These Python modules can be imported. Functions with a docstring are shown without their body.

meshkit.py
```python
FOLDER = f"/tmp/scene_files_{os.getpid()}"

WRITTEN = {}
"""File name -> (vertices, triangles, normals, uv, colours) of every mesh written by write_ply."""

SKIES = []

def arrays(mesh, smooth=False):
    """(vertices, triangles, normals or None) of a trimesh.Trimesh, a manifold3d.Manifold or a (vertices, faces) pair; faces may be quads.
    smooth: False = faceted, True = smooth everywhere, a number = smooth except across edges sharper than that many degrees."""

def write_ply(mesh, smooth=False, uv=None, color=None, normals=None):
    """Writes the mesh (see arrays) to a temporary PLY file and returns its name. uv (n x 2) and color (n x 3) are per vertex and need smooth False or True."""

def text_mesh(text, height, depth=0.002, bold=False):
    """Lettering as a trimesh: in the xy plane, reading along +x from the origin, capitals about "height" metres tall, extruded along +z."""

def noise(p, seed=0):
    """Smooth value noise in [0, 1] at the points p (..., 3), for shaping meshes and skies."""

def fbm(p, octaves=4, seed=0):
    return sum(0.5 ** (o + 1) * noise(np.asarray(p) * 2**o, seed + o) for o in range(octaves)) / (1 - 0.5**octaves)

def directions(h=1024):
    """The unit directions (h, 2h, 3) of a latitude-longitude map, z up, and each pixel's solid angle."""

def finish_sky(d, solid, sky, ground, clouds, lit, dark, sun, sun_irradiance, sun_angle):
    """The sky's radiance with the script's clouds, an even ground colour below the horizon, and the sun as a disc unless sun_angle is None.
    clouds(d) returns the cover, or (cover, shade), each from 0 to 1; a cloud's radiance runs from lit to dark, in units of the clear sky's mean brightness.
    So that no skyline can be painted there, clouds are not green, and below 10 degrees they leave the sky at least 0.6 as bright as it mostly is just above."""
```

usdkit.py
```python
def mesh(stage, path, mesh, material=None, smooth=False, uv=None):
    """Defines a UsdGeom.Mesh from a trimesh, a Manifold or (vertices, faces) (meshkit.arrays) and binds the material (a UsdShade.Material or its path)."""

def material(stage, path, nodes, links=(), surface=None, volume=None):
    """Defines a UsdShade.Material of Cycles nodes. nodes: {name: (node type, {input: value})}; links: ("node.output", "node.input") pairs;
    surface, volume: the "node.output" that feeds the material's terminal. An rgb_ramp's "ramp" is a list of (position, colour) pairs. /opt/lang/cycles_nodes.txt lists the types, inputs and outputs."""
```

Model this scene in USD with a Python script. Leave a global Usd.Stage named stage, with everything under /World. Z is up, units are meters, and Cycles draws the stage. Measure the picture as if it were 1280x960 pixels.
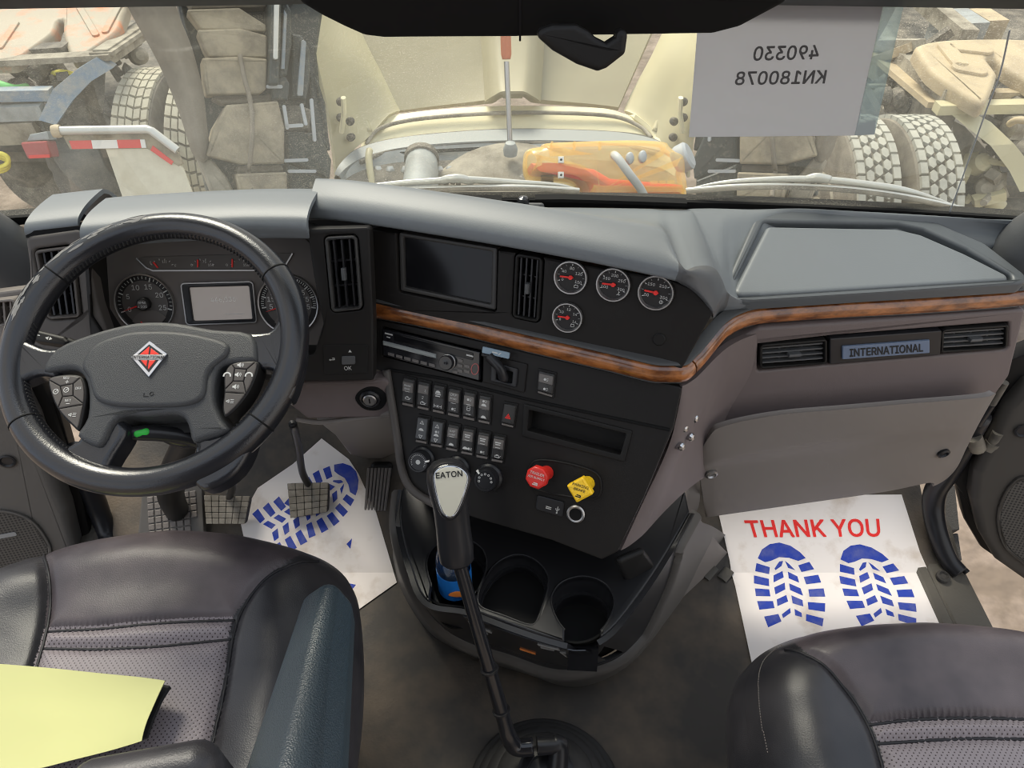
import math, random, numpy as np, trimesh, usdkit, meshkit
import mapbox_earcut
from pxr import Usd, UsdGeom, UsdLux, UsdShade, Gf, Sdf
from shapely.geometry import Polygon, Point, LineString, box as sbox, MultiPolygon
from shapely.geometry.polygon import orient
from shapely import affinity
from shapely.ops import unary_union
from scipy.interpolate import PchipInterpolator

stage = Usd.Stage.CreateInMemory()
UsdGeom.SetStageUpAxis(stage, 'Z'); UsdGeom.SetStageMetersPerUnit(stage, 1.0)
UsdGeom.Xform.Define(stage, '/World'); UsdGeom.Scope.Define(stage, '/World/Looks')
rng = random.Random(7)

# ------------------------------------------------------------------ camera, sky, exposure
EXPOSURE, SKY, SUN = 0.55, .81, 6.0
CAM_H, PITCH, FPX = 1.6, 44.0, 914.0
cam = UsdGeom.Camera.Define(stage, '/World/camera')
cam.AddTranslateOp().Set((0, 0, CAM_H)); cam.AddRotateXOp().Set(90 - PITCH)
cam.CreateHorizontalApertureAttr(36.0); cam.CreateFocalLengthAttr(36.0 * FPX / 1280)
cam.CreateExposureAttr(EXPOSURE); cam.CreateClippingRangeAttr((0.02, 500))
skymat = usdkit.material(stage, '/World/Looks/sky', {
    'tc': ('texture_coordinate', {}),
    'n': ('noise_texture', {'scale': 1.6, 'detail': 5.0, 'roughness': 0.55}),
    'r': ('rgb_ramp', {'ramp': [(0.30, (0.62, 0.80, 1.08)), (0.62, (1.06, 1.0, 0.93))]}),
    'b': ('background_shader', {'strength': SKY})},
    [('tc.generated', 'n.vector'), ('n.fac', 'r.fac'), ('r.color', 'b.color')], surface='b.background')
dome = UsdLux.DomeLight.Define(stage, '/World/sky'); dome.CreateIntensityAttr(1.0)
UsdShade.MaterialBindingAPI.Apply(dome.GetPrim()).Bind(skymat)
sun = UsdLux.DistantLight.Define(stage, '/World/sun')
sun.CreateIntensityAttr(SUN); sun.CreateAngleAttr(26.0); sun.CreateColorAttr((1.0, 0.93, 0.80))
sun.AddRotateZOp().Set(28.0); sun.AddRotateXOp().Set(-38.0)

# ------------------------------------------------------------------ where a point seen by the lens stands
_t = math.radians(PITCH)
_A = np.array([0, math.cos(_t), -math.sin(_t)]); _U = np.array([0, math.sin(_t), math.cos(_t)]); _C = np.array([0, 0, CAM_H])
def ray(x, y): return _A + _U * (480 - y) / FPX + np.array([1., 0, 0]) * (x - 640) / FPX
def onz(x, y, z): d = ray(x, y); return _C + d * (z - CAM_H) / d[2]
def ony(x, y, v): d = ray(x, y); return _C + d * v / d[1]
def onx(x, y, v): d = ray(x, y); return _C + d * v / d[0]
def onp(x, y, P, n): d = ray(x, y); return _C + d * (np.dot(np.asarray(P) - _C, n) / np.dot(d, n))
def unit(v): v = np.asarray(v, float); return v / np.linalg.norm(v)

class Fr:
    """A plane with axes U (right), V (up) and N (out of it)."""
    def __init__(s, O, N, up=(0, 0, 1), right=None):
        s.O = np.asarray(O, float); s.N = unit(N)
        if right is not None:
            s.U = np.asarray(right, float); s.U = unit(s.U - s.N * (s.U @ s.N)); s.V = np.cross(s.N, s.U)
        else:
            s.U = unit(np.cross(up, s.N)); s.V = np.cross(s.N, s.U)
    def at(s, x, y, h=0.0):
        P = onp(x, y, s.O + s.N * h, s.N) - s.O
        return np.array([P @ s.U, P @ s.V])
    def pts(s, L, h=0.0): return np.array([s.at(x, y, h) for x, y in L])
    def poly(s, L, r=0, h=0.0): return rnd(Polygon(s.pts(L, h)), r)
    def w(s, q):
        q = np.atleast_2d(np.asarray(q, float))
        if q.shape[1] == 2: q = np.hstack([q, np.zeros((len(q), 1))])
        return s.O + q[:, :1] * s.U + q[:, 1:2] * s.V + q[:, 2:3] * s.N
    def m(s, mesh):
        v, f = mesh; return (s.w(v), f)
    def moved(s, u, v, h=0.0): return Fr(s.w([u, v, h])[0], s.N, right=s.U)
    def turned(s, deg):
        a = math.radians(deg); return Fr(s.O, s.N, right=s.U * math.cos(a) + s.V * math.sin(a))

# ------------------------------------------------------------------ meshes are (vertices, faces) pairs
def rnd(p, r):
    if not r: return p
    q = p.buffer(-r, join_style=2).buffer(r, quad_segs=5)
    return q if not q.is_empty else p
def dense(pts, n, closed=True):
    """Catmull-Rom curve through the points, n steps a span."""
    P = np.asarray(pts, float); k = len(P); out = []
    for i in range(k if closed else k - 1):
        g = lambda j: P[j % k] if closed else P[min(max(j, 0), k - 1)]
        a, b, c, d = g(i - 1), g(i), g(i + 1), g(i + 2)
        for t in np.arange(n) / n:
            out.append(.5 * ((2 * b) + (c - a) * t + (2 * a - 5 * b + 4 * c - d) * t * t + (3 * b - a - 3 * c + d) * t ** 3))
    if not closed: out.append(P[-1])
    return np.array(out)
def cat(*ms):
    V, F, n = [], [], 0
    for v, f in ms:
        v = np.asarray(v, float); f = np.asarray(f, int)
        if f.shape[1] == 4: f = np.vstack([f[:, [0, 1, 2]], f[:, [0, 2, 3]]])
        V.append(v); F.append(f + n); n += len(v)
    return np.vstack(V), np.vstack(F)
def _inset(R, b):
    """The ring moved to its left (inwards for a ring that runs counter-clockwise) by b."""
    if b == 0: return R
    d = np.roll(R, -1, 0) - R; d /= np.linalg.norm(d, axis=1, keepdims=True) + 1e-12
    n = np.stack([-d[:, 1], d[:, 0]], 1); n0 = np.roll(n, 1, 0)
    k = n + n0; k /= np.maximum((k * k).sum(1, keepdims=True) / 2, .35)
    return R + k * b
def prism(poly, z0, z1, b=0.0, seg=2, caps=(True, True)):
    """A polygon extruded from z0 to z1 with its top edge rounded by b."""
    if hasattr(poly, 'geoms'): return cat(*[prism(g, z0, z1, b, seg, caps) for g in poly.geoms if g.area > 1e-10])
    poly = orient(poly)
    rings = [np.array(poly.exterior.coords)[:-1, :2]] + [np.array(i.coords)[:-1, :2] for i in poly.interiors]
    clean = []
    for R in rings:
        keep = np.linalg.norm(R - np.roll(R, 1, 0), axis=1) > 1e-7; clean.append(R[keep])
    rings = clean
    tri = mapbox_earcut.triangulate_float64(np.vstack(rings), np.cumsum([len(r) for r in rings]).astype(np.uint32)).reshape(-1, 3).astype(int)
    lv = [(z0, 0.0)] + ([(z1 - b + b * math.sin(a), b * (1 - math.cos(a))) for a in np.linspace(0, math.pi / 2, seg + 1)] if b else [(z1, 0.0)])
    N = sum(len(r) for r in rings); V = []
    for z, i in lv:
        V.append(np.hstack([np.vstack([_inset(r, i) for r in rings]), np.full((N, 1), z)]))
    F, o = [], 0
    for r in rings:
        i = np.arange(len(r)) + o; j = np.roll(i, -1)
        for k in range(len(lv) - 1):
            F.append(np.stack([i + k * N, j + k * N, j + (k + 1) * N], 1)); F.append(np.stack([i + k * N, j + (k + 1) * N, i + (k + 1) * N], 1))
        o += len(r)
    if caps[0]: F.append(tri[:, ::-1])
    if caps[1]: F.append(tri + (len(lv) - 1) * N)
    return np.vstack(V), np.vstack(F)
def rect(u, v, w, h, r=0):
    p = sbox(u - w / 2, v - h / 2, u + w / 2, v + h / 2)
    return rnd(p, r)
def circ(u, v, r, n=32): return Polygon([(u + r * math.cos(a), v + r * math.sin(a)) for a in np.linspace(0, 2 * math.pi, n, endpoint=False)])
def bx(x0, y0, z0, x1, y1, z1, b=0.0): return prism(sbox(x0, y0, x1, y1), z0, z1, b)
def grid(P, closed_u=False):
    P = np.asarray(P, float); m, n = P.shape[:2]
    i, j = np.meshgrid(np.arange(m if closed_u else m - 1), np.arange(n - 1), indexing='ij'); i2 = (i + 1) % m
    a, b, c, d = i * n + j, i2 * n + j, i2 * n + j + 1, i * n + j + 1
    return P.reshape(-1, 3), np.stack([a, b, c, d], -1).reshape(-1, 4)
def fine(P, a, b):
    """A coarse grid of points refined to a x b by monotone cubics."""
    P = np.asarray(P, float); m, n = P.shape[:2]
    P = PchipInterpolator(np.linspace(0, 1, m), P, axis=0)(np.linspace(0, 1, a))
    return PchipInterpolator(np.linspace(0, 1, n), P, axis=1)(np.linspace(0, 1, b))
def shell(P, t, d=None):
    """A grid given a thickness t along d (default: its own normals), closed round its rim."""
    P = np.asarray(P, float); m, n = P.shape[:2]
    if d is None:
        D = np.cross(np.gradient(P, axis=0), np.gradient(P, axis=1)); D /= np.linalg.norm(D, axis=2, keepdims=True) + 1e-12
    else: D = np.broadcast_to(np.asarray(d, float), P.shape)
    Q = P + D * t
    v, f = grid(P); v2, f2 = grid(Q); o = len(v)
    idx = np.arange(m * n).reshape(m, n)
    e = np.concatenate([idx[0, :-1], idx[:-1, -1], idx[-1, :0:-1], idx[:0:-1, 0]]); e2 = np.roll(e, -1)
    return np.vstack([v, v2]), np.vstack([f[:, ::-1], f2 + o, np.stack([e, e2, e2 + o, e + o], 1)])
def loft(rings, cap0=True, cap1=True):
    """Rings of as many points each, joined and closed round."""
    P = np.asarray(rings, float); m, n = P.shape[:2]
    i, j = np.meshgrid(np.arange(m - 1), np.arange(n), indexing='ij'); j2 = (j + 1) % n
    F = np.stack([i * n + j, i * n + j2, (i + 1) * n + j2, (i + 1) * n + j], -1).reshape(-1, 4)
    V = [P.reshape(-1, 3)]; F = [np.vstack([F[:, [0, 1, 2]], F[:, [0, 2, 3]]])]; o = m * n
    for on, k, rev in ((cap0, 0, True), (cap1, m - 1, False)):
        if on:
            V.append(P[k].mean(0)[None]); a = np.arange(n) + k * n; b = np.roll(a, -1)
            t = np.stack([a, b, np.full(n, o)], 1); F.append(t[:, ::-1] if rev else t); o += 1
    return np.vstack(V), np.vstack(F)
def frames(P, closed=False, up=None):
    P = np.asarray(P, float)
    T = (np.roll(P, -1, 0) - np.roll(P, 1, 0)) if closed else np.gradient(P, axis=0)
    T /= np.linalg.norm(T, axis=1, keepdims=True) + 1e-12
    S = []
    a = np.array([0, 0, 1.]) if abs(T[0][2]) < .9 else np.array([1., 0, 0])
    for t in T:
        if up is not None: a = np.asarray(up, float)
        a = unit(a - t * (a @ t)); S.append(a)
    S = np.array(S); return T, S, np.cross(T, S)
def tube(P, r, n=10, closed=False, smooth=0, squash=1.0, up=None):
    P = np.asarray(P, float)
    if smooth: P = dense(P, smooth, closed)
    r = np.broadcast_to(np.interp(np.linspace(0, 1, len(P)), np.linspace(0, 1, np.size(r)), np.ravel(r)), (len(P),))
    T, S, B = frames(P, closed, up); a = np.linspace(0, 2 * math.pi, n, endpoint=False)
    R = P[:, None] + r[:, None, None] * (np.cos(a)[None, :, None] * S[:, None] * squash + np.sin(a)[None, :, None] * B[:, None])
    if closed: R = np.concatenate([R, R[:1]]); return loft(R, False, False)
    return loft(R)
def sweep(P, prof, up=(0, 0, 1), cap=True):
    """A closed profile (side, up) carried along the path."""
    P = np.asarray(P, float); T, S, B = frames(P, up=up); prof = np.asarray(prof, float)
    return loft(P[:, None] + prof[None, :, :1] * B[:, None] + prof[None, :, 1:] * S[:, None], cap, cap)
def lathe(prof, n=32, O=(0, 0, 0), N=(0, 0, 1), sx=1.0, sy=1.0):
    """Profile (radius, height) turned about the axis N through O."""
    f = Fr(O, N, up=(0, 1, 0) if abs(unit(N)[2]) > .9 else (0, 0, 1)); a = np.linspace(0, 2 * math.pi, n, endpoint=False)
    rings = [f.w(np.stack([max(r, 1e-5) * np.cos(a) * sx, max(r, 1e-5) * np.sin(a) * sy, np.full(n, h)], 1)) for r, h in prof]
    return loft(rings)
def hull(pts, r, seg=12):
    """Hull of spheres: a rounded body."""
    import manifold3d as m3
    V = []
    s = trimesh.creation.icosphere(2).vertices
    for p, q in zip(pts, np.broadcast_to(r, (len(pts),))): V.append(np.asarray(p) + s * q)
    h = trimesh.convex.convex_hull(np.vstack(V)); return np.array(h.vertices), np.array(h.faces)
def text(s, h, d=0.0004, bold=False, mirror=False, center=True, squeeze=1.0):
    t = meshkit.text_mesh(s, h, d, bold); v = np.array(t.vertices); f = np.array(t.faces)
    if center: v[:, 0] -= (v[:, 0].min() + v[:, 0].max()) / 2; v[:, 1] -= h / 2
    v[:, 0] *= squeeze
    if mirror: v[:, 0] *= -1; f = f[:, ::-1]
    return v, f
def shift(mesh, u=0, v=0, h=0, rot=0.0, s=1.0):
    q = np.array(mesh[0], float) * s; a = math.radians(rot); c, n = math.cos(a), math.sin(a)
    q = np.stack([q[:, 0] * c - q[:, 1] * n + u, q[:, 0] * n + q[:, 1] * c + v, q[:, 2] + h], 1)
    return q, mesh[1]
def stroke(L, w, z0=0, z1=.0004): return prism(LineString(L).buffer(w / 2, cap_style=2), z0, z1)

# ------------------------------------------------------------------ things and their parts
_names = {}
def number(parent, name):
    k = _names.get((parent, name), 0); _names[(parent, name)] = k + 1
    return f'{parent}/{name}' if k == 0 else f'{parent}/{name}_{k:03d}'
def put(path, mesh, m, smooth, off):
    v, f = mesh; v = np.asarray(v, float) - off; f = np.asarray(f, int)
    tm = trimesh.Trimesh(v, f if f.shape[1] == 3 else np.vstack([f[:, [0, 1, 2]], f[:, [0, 2, 3]]]), process=False)
    if smooth: tm.merge_vertices()
    if smooth is True or not smooth: return usdkit.mesh(stage, path, tm, MATS[m], smooth=smooth).GetPrim()
    return usdkit.mesh(stage, path, tm, MATS[m], smooth=float(smooth)).GetPrim()
def tags(p, **k):
    for a, b in k.items():
        if b: p.SetCustomDataByKey(a, b)
class Thing:
    def __init__(s, name, label=None, cat=None, group=None, kind=None):
        s.path = number('/World', name); s.meta = dict(label=label, category=cat, group=group, kind=kind); s.parts = []; s.names = {}
    def add(s, name, mesh, m, smooth=30, under=None, label=None, kind=None):
        base = under if under else ''
        k = s.names.get((base, name), 0); s.names[(base, name)] = k + 1
        nm = (base + '/' if base else '') + (name if k == 0 else f'{name}_{k:03d}')
        s.parts.append((nm, mesh, m, smooth, label, kind)); return nm
    def done(s):
        V = np.vstack([np.asarray(p[1][0]) for p in s.parts]); lo, hi = V.min(0), V.max(0)
        base = np.round(np.array([(lo[0] + hi[0]) / 2, (lo[1] + hi[1]) / 2, lo[2]]), 4)
        x = UsdGeom.Xform.Define(stage, s.path); x.AddTranslateOp().Set(tuple(map(float, base))); tags(x.GetPrim(), **s.meta)
        for nm, mesh, m, sm, label, kind in s.parts:
            tags(put(f'{s.path}/{nm}', mesh, m, sm, base), label=label, kind=kind)
        return s.path
def one(name, mesh, m, label=None, cat=None, group=None, kind=None, smooth=30):
    p = put(number('/World', name), mesh, m, smooth, np.zeros(3)); tags(p, label=label, category=cat, group=group, kind=kind); return p

# ------------------------------------------------------------------ materials
MATS = {}
def mat(name, col, rough=.5, spec=.5, metal=0.0, bump=None, col2=None, nscale=8.0, nlo=.4, nhi=.65, coat=0.0, detail=4.0, trans=0.0, emit=None, sheen=0.0, stretch=None):
    n = {'p': ('principled_bsdf', {'base_color': col, 'roughness': rough, 'specular_ior_level': spec, 'metallic': metal, 'coat_weight': coat, 'coat_roughness': .08, 'sheen_weight': sheen})}
    L = []
    if trans: n['p'][1]['transmission_weight'] = trans
    if emit: n['p'][1].update({'emission_color': emit[0], 'emission_strength': emit[1]})
    if col2 is not None or bump: n['g'] = ('geometry', {})
    src = 'g.position'
    if stretch is not None:
        n['mp'] = ('mapping', {'scale': stretch}); L.append(('g.position', 'mp.vector')); src = 'mp.vector'
    if col2 is not None:
        n['n'] = ('noise_texture', {'scale': nscale, 'detail': detail, 'roughness': .6}); n['r'] = ('rgb_ramp', {'ramp': [(nlo, col), (nhi, col2)]})
        L += [(src, 'n.vector'), ('n.fac', 'r.fac'), ('r.color', 'p.base_color')]
    if bump:
        n['bn'] = (('voronoi_texture', {'scale': bump[0]}) if len(bump) > 3 else ('noise_texture', {'scale': bump[0], 'detail': 2.0}))
        n['b'] = ('bump', {'strength': bump[1], 'distance': bump[2]})
        L += [('g.position', 'bn.vector'), ('bn.distance' if len(bump) > 3 else 'bn.fac', 'b.height'), ('b.normal', 'p.normal')]
    MATS[name] = usdkit.material(stage, f'/World/Looks/{name}', n, L, surface='p.BSDF')
mat('black', (.006, .0056, .0052), .5, .26, bump=(700, .12, .001))
mat('black_gloss', (.008, .008, .009), .12, .5)
mat('black_satin', (.008, .008, .009), .34, .4)
mat('void', (.004, .004, .004), .8, .2)
mat('dash_black', (.0075, .0066, .006), .5, .26, bump=(600, .15, .001))
mat('dash_grey', (.060, .062, .064), .46, .5, bump=(500, .18, .001))
mat('dash_mid', (.062, .069, .074), .45, .5, bump=(420, .15, .001))
mat('dash_pad', (.120, .132, .140), .46, .45, bump=(420, .15, .001))
mat('bezel', (.028, .027, .026), .4, .4)
mat('fascia', (.066, .058, .052), .5, .4, bump=(500, .15, .001))
mat('mauve', (.115, .092, .088), .5, .4, bump=(450, .2, .001))
mat('grey_panel', (.150, .132, .118), .5, .4, bump=(450, .15, .001))
mat('door_grey', (.040, .036, .031), .55, .35, bump=(450, .15, .001))
mat('grey_dark', (.085, .078, .070), .55, .4, bump=(450, .15, .001))
mat('ledge', (.050, .051, .051), .5, .4)
mat('wood', (.075, .022, .005), .3, .5, col2=(.27, .095, .025), nscale=26, nlo=.40, nhi=.62, coat=1.0, detail=8.0, stretch=(1, 1, 2.2))
mat('floor', (.050, .045, .039), .6, .3, col2=(.15, .115, .08), nscale=5.5, nlo=.42, nhi=.78, detail=9.0, bump=(160, .35, .002))
mat('paper_white', (.80, .745, .70), .7, .2, col2=(.50, .40, .31), nscale=8, nlo=.53, nhi=.76, detail=7.0)
mat('print_blue', (.025, .055, .36), .6, .2, col2=(.10, .12, .34), nscale=30, nlo=.45, nhi=.75)
mat('print_red', (.80, .035, .030), .6, .2)
mat('yellow_paper', (.48, .48, .215), .65, .2)
mat('leather', (.011, .0108, .0125), .40, .5, bump=(520, .20, .0009, 1), col2=(.036, .033, .035), nscale=5, nlo=.42, nhi=.75)
mat('leather_worn', (.026, .021, .025), .42, .5, bump=(520, .20, .0009, 1), col2=(.100, .080, .083), nscale=4.5, nlo=.36, nhi=.70)
mat('leather_blue', (.022, .034, .042), .36, .6, bump=(420, .40, .0013, 1))
mat('leather_wheel', (.006, .0062, .0075), .24, .6, bump=(500, .22, .0006, 1))
mat('scuff', (.17, .165, .16), .75, .3)
mat('pad_skin', (.029, .030, .031), .45, .45, bump=(900, .35, .0012, 1))
mat('piping', (.009, .0085, .010), .5, .4)
mat('chrome', (.55, .56, .58), .2, .5, metal=1.0)
mat('steel', (.40, .39, .38), .36, .5, metal=1.0)
mat('silver', (.47, .45, .37), .4, .5, metal=.25)
mat('mark', (.50, .50, .48), .6, .2)
mat('mark_dim', (.24, .24, .235), .6, .2)
mat('mark_black', (.02, .02, .02), .6, .2)
mat('needle_red', (.70, .035, .03), .5, .3)
mat('dial', (.090, .082, .076), .5, .3)
mat('dial_dark', (.018, .017, .017), .5, .3)
mat('cluster_face', (.115, .102, .094), .5, .3)
mat('lcd', (.25, .23, .21), .6, .3, emit=((.90, .80, .74), .10))
mat('screen', (.003, .003, .0035), .14, .3)
mat('switch', (.022, .021, .020), .42, .5)
mat('switch_cap', (.12, .11, .102), .45, .4)
mat('red_knob', (.56, .022, .016), .35, .5)
mat('yellow_knob', (.80, .50, .015), .35, .5)
mat('label_blue', (.17, .24, .30), .3, .5)
mat('badge_blue', (.10, .135, .20), .35, .5)
mat('red_enamel', (.68, .035, .02), .25, .5)
mat('rubber', (.026, .025, .024), .6, .3, bump=(300, .2, .001))
mat('pedal', (.19, .17, .14), .7, .2, col2=(.27, .245, .205), nscale=40)
mat('bottle_blue', (.012, .13, .42), .3, .5)
mat('orange_fish', (.75, .22, .04), .4, .4)
mat('green', (.03, .42, .05), .5, .4)
mat('carpet_grey', (.055, .052, .048), .9, .1, bump=(200, .6, .004))
mat('sill', (.088, .080, .066), .6, .3, bump=(120, .3, .003))
# outdoors
mat('dirt', (.17, .135, .105), .95, .1, col2=(.33, .265, .215), nscale=3.5, detail=9.0, bump=(9, .6, .05))
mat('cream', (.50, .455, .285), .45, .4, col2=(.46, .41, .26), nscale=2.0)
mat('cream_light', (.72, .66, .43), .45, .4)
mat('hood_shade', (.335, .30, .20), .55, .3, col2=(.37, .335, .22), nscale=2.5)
mat('dusty', (.33, .285, .20), .8, .15, col2=(.20, .17, .125), nscale=14, detail=8.0, bump=(80, .4, .004))
mat('dusty_dark', (.155, .135, .105), .75, .2, col2=(.235, .205, .16), nscale=7, detail=8.0)
mat('liner_black', (.030, .036, .034), .4, .4, col2=(.20, .185, .145), nscale=60, nlo=.55, nhi=.85, detail=6.0)
mat('tire', (.40, .375, .29), .85, .1, col2=(.33, .30, .235), nscale=16)
mat('tire_pale', (.40, .39, .33), .85, .1, col2=(.33, .325, .28), nscale=16)
mat('tire_side', (.155, .138, .112), .85, .1, col2=(.24, .215, .17), nscale=9)
mat('frame_dust', (.33, .30, .235), .75, .2, col2=(.17, .15, .115), nscale=10, detail=8.0)
mat('frame_dark', (.085, .078, .066), .7, .2, col2=(.19, .17, .135), nscale=12, detail=8.0)
mat('blue_steel', (.16, .22, .28), .5, .4, col2=(.30, .30, .27), nscale=11)
mat('greased', (.30, .26, .19), .55, .3, col2=(.52, .17, .06), nscale=5, nlo=.50, nhi=.68, detail=6.0)
mat('sand_plate', (.46, .37, .235), .6, .3, col2=(.27, .22, .15), nscale=5, nlo=.42, nhi=.75)
mat('flap', (.64, .61, .48), .7, .2, col2=(.56, .52, .40), nscale=9)
mat('galv', (.50, .50, .46), .3, .5, metal=.5)
mat('tape_red', (.66, .05, .04), .4, .4)
mat('tape_white', (.74, .73, .68), .4, .4)
mat('lamp_red', (.34, .07, .065), .35, .5)
mat('airbag', (.085, .083, .078), .7, .3, col2=(.15, .14, .12), nscale=9)
mat('grey_steel', (.30, .32, .31), .45, .4, col2=(.22, .23, .22), nscale=9)
mat('hood_grey', (.26, .275, .265), .45, .4)
mat('hose', (.40, .41, .39), .5, .4)
mat('hose_yellow', (.75, .66, .10), .5, .4)
mat('hose_green', (.20, .62, .18), .5, .4)
mat('handle_orange', (.42, .12, .05), .5, .4)
mat('glove_grey', (.34, .36, .37), .4, .4)
def special(name, nodes, links, surface): MATS[name] = usdkit.material(stage, f'/World/Looks/{name}', nodes, links, surface=surface)
special('windshield_glass', {
    'g': ('geometry', {}),
    'big': ('noise_texture', {'scale': 2.6, 'detail': 3.0}), 'bigr': ('map_range', {'from_min': .38, 'from_max': .66, 'to_min': .0, 'to_max': 1.0, 'clamp': True}),
    'sp': ('noise_texture', {'scale': 520.0, 'detail': 3.0, 'roughness': .7}), 'spr': ('map_range', {'from_min': .56, 'from_max': .66, 'to_min': 0.0, 'to_max': .42, 'clamp': True}),
    'mul': ('math', {'math_type': 'multiply'}), 'ad': ('math', {'math_type': 'multiply_add', 'value2': 1.0, 'value3': .055}),
    't': ('transparent_bsdf', {'color': (.95, .97, .94)}), 'd': ('diffuse_bsdf', {'color': (.62, .58, .46)}), 'tl': ('translucent_bsdf', {'color': (.62, .58, .46)}),
    'dt': ('mix_closure', {'fac': .6}), 'dirty': ('mix_closure', {}),
    'f': ('fresnel', {'IOR': 1.45}), 'gl': ('glossy_bsdf', {'roughness': .0, 'color': (1, 1, 1)}), 'out': ('mix_closure', {})},
    [('g.position', 'big.vector'), ('g.position', 'sp.vector'), ('big.fac', 'bigr.value'), ('sp.fac', 'spr.value'), ('bigr.result', 'mul.value1'), ('spr.result', 'mul.value2'),
     ('mul.value', 'ad.value1'), ('ad.value', 'dirty.fac'), ('d.BSDF', 'dt.closure1'), ('tl.BSDF', 'dt.closure2'), ('t.BSDF', 'dirty.closure1'), ('dt.closure', 'dirty.closure2'),
     ('f.fac', 'out.fac'), ('dirty.closure', 'out.closure1'), ('gl.BSDF', 'out.closure2')], 'out.closure')
special('clear_film', {'t': ('transparent_bsdf', {'color': (.80, .88, .88)}), 'f': ('fresnel', {'IOR': 1.15}), 'gl': ('glossy_bsdf', {'roughness': .08}), 'd': ('diffuse_bsdf', {'color': (.5, .56, .57)}),
    'm': ('mix_closure', {'fac': .22}), 'o': ('mix_closure', {})}, [('t.BSDF', 'm.closure1'), ('d.BSDF', 'm.closure2'), ('f.fac', 'o.fac'), ('m.closure', 'o.closure1'), ('gl.BSDF', 'o.closure2')], 'o.closure')
special('clear_plastic', {'t': ('transparent_bsdf', {'color': (.86, .90, .92)}), 'f': ('fresnel', {'IOR': 1.6}), 'gl': ('glossy_bsdf', {'roughness': .05}), 'o': ('mix_closure', {})},
    [('f.fac', 'o.fac'), ('t.BSDF', 'o.closure1'), ('gl.BSDF', 'o.closure2')], 'o.closure')
special('sheet_grey', {'d': ('diffuse_bsdf', {'color': (.42, .42, .44)}), 'tl': ('translucent_bsdf', {'color': (.60, .60, .62)}), 'm': ('mix_closure', {'fac': .5}), 'n': ('noise_texture', {'scale': 300.0}), 'g': ('geometry', {}),
    'b': ('bump', {'strength': .2, 'distance': .0005})}, [('g.position', 'n.vector'), ('n.fac', 'b.height'), ('b.normal', 'd.normal'), ('d.BSDF', 'm.closure1'), ('tl.BSDF', 'm.closure2')], 'm.closure')
special('tank_plastic', {'g': ('geometry', {}), 'n': ('noise_texture', {'scale': 9.0, 'detail': 3.0}), 'r': ('rgb_ramp', {'ramp': [(.35, (.80, .66, .30)), (.65, (.86, .60, .24))]}),
    'd': ('diffuse_bsdf', {}), 'tl': ('translucent_bsdf', {}), 'm': ('mix_closure', {'fac': .5}), 't': ('transparent_bsdf', {'color': (1, .93, .7)}), 'm2': ('mix_closure', {'fac': .80}),
    'gl': ('glossy_bsdf', {'roughness': .25}), 'm3': ('mix_closure', {'fac': .05})},
    [('g.position', 'n.vector'), ('n.fac', 'r.fac'), ('r.color', 'd.color'), ('r.color', 'tl.color'), ('d.BSDF', 'm.closure1'), ('tl.BSDF', 'm.closure2'), ('m.closure', 'm2.closure1'), ('t.BSDF', 'm2.closure2'),
     ('m2.closure', 'm3.closure1'), ('gl.BSDF', 'm3.closure2')], 'm3.closure')
mat('print_grey', (.085, .085, .09), .6, .2)
mat('coolant', (.60, .035, .015), .4, .4)
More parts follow.
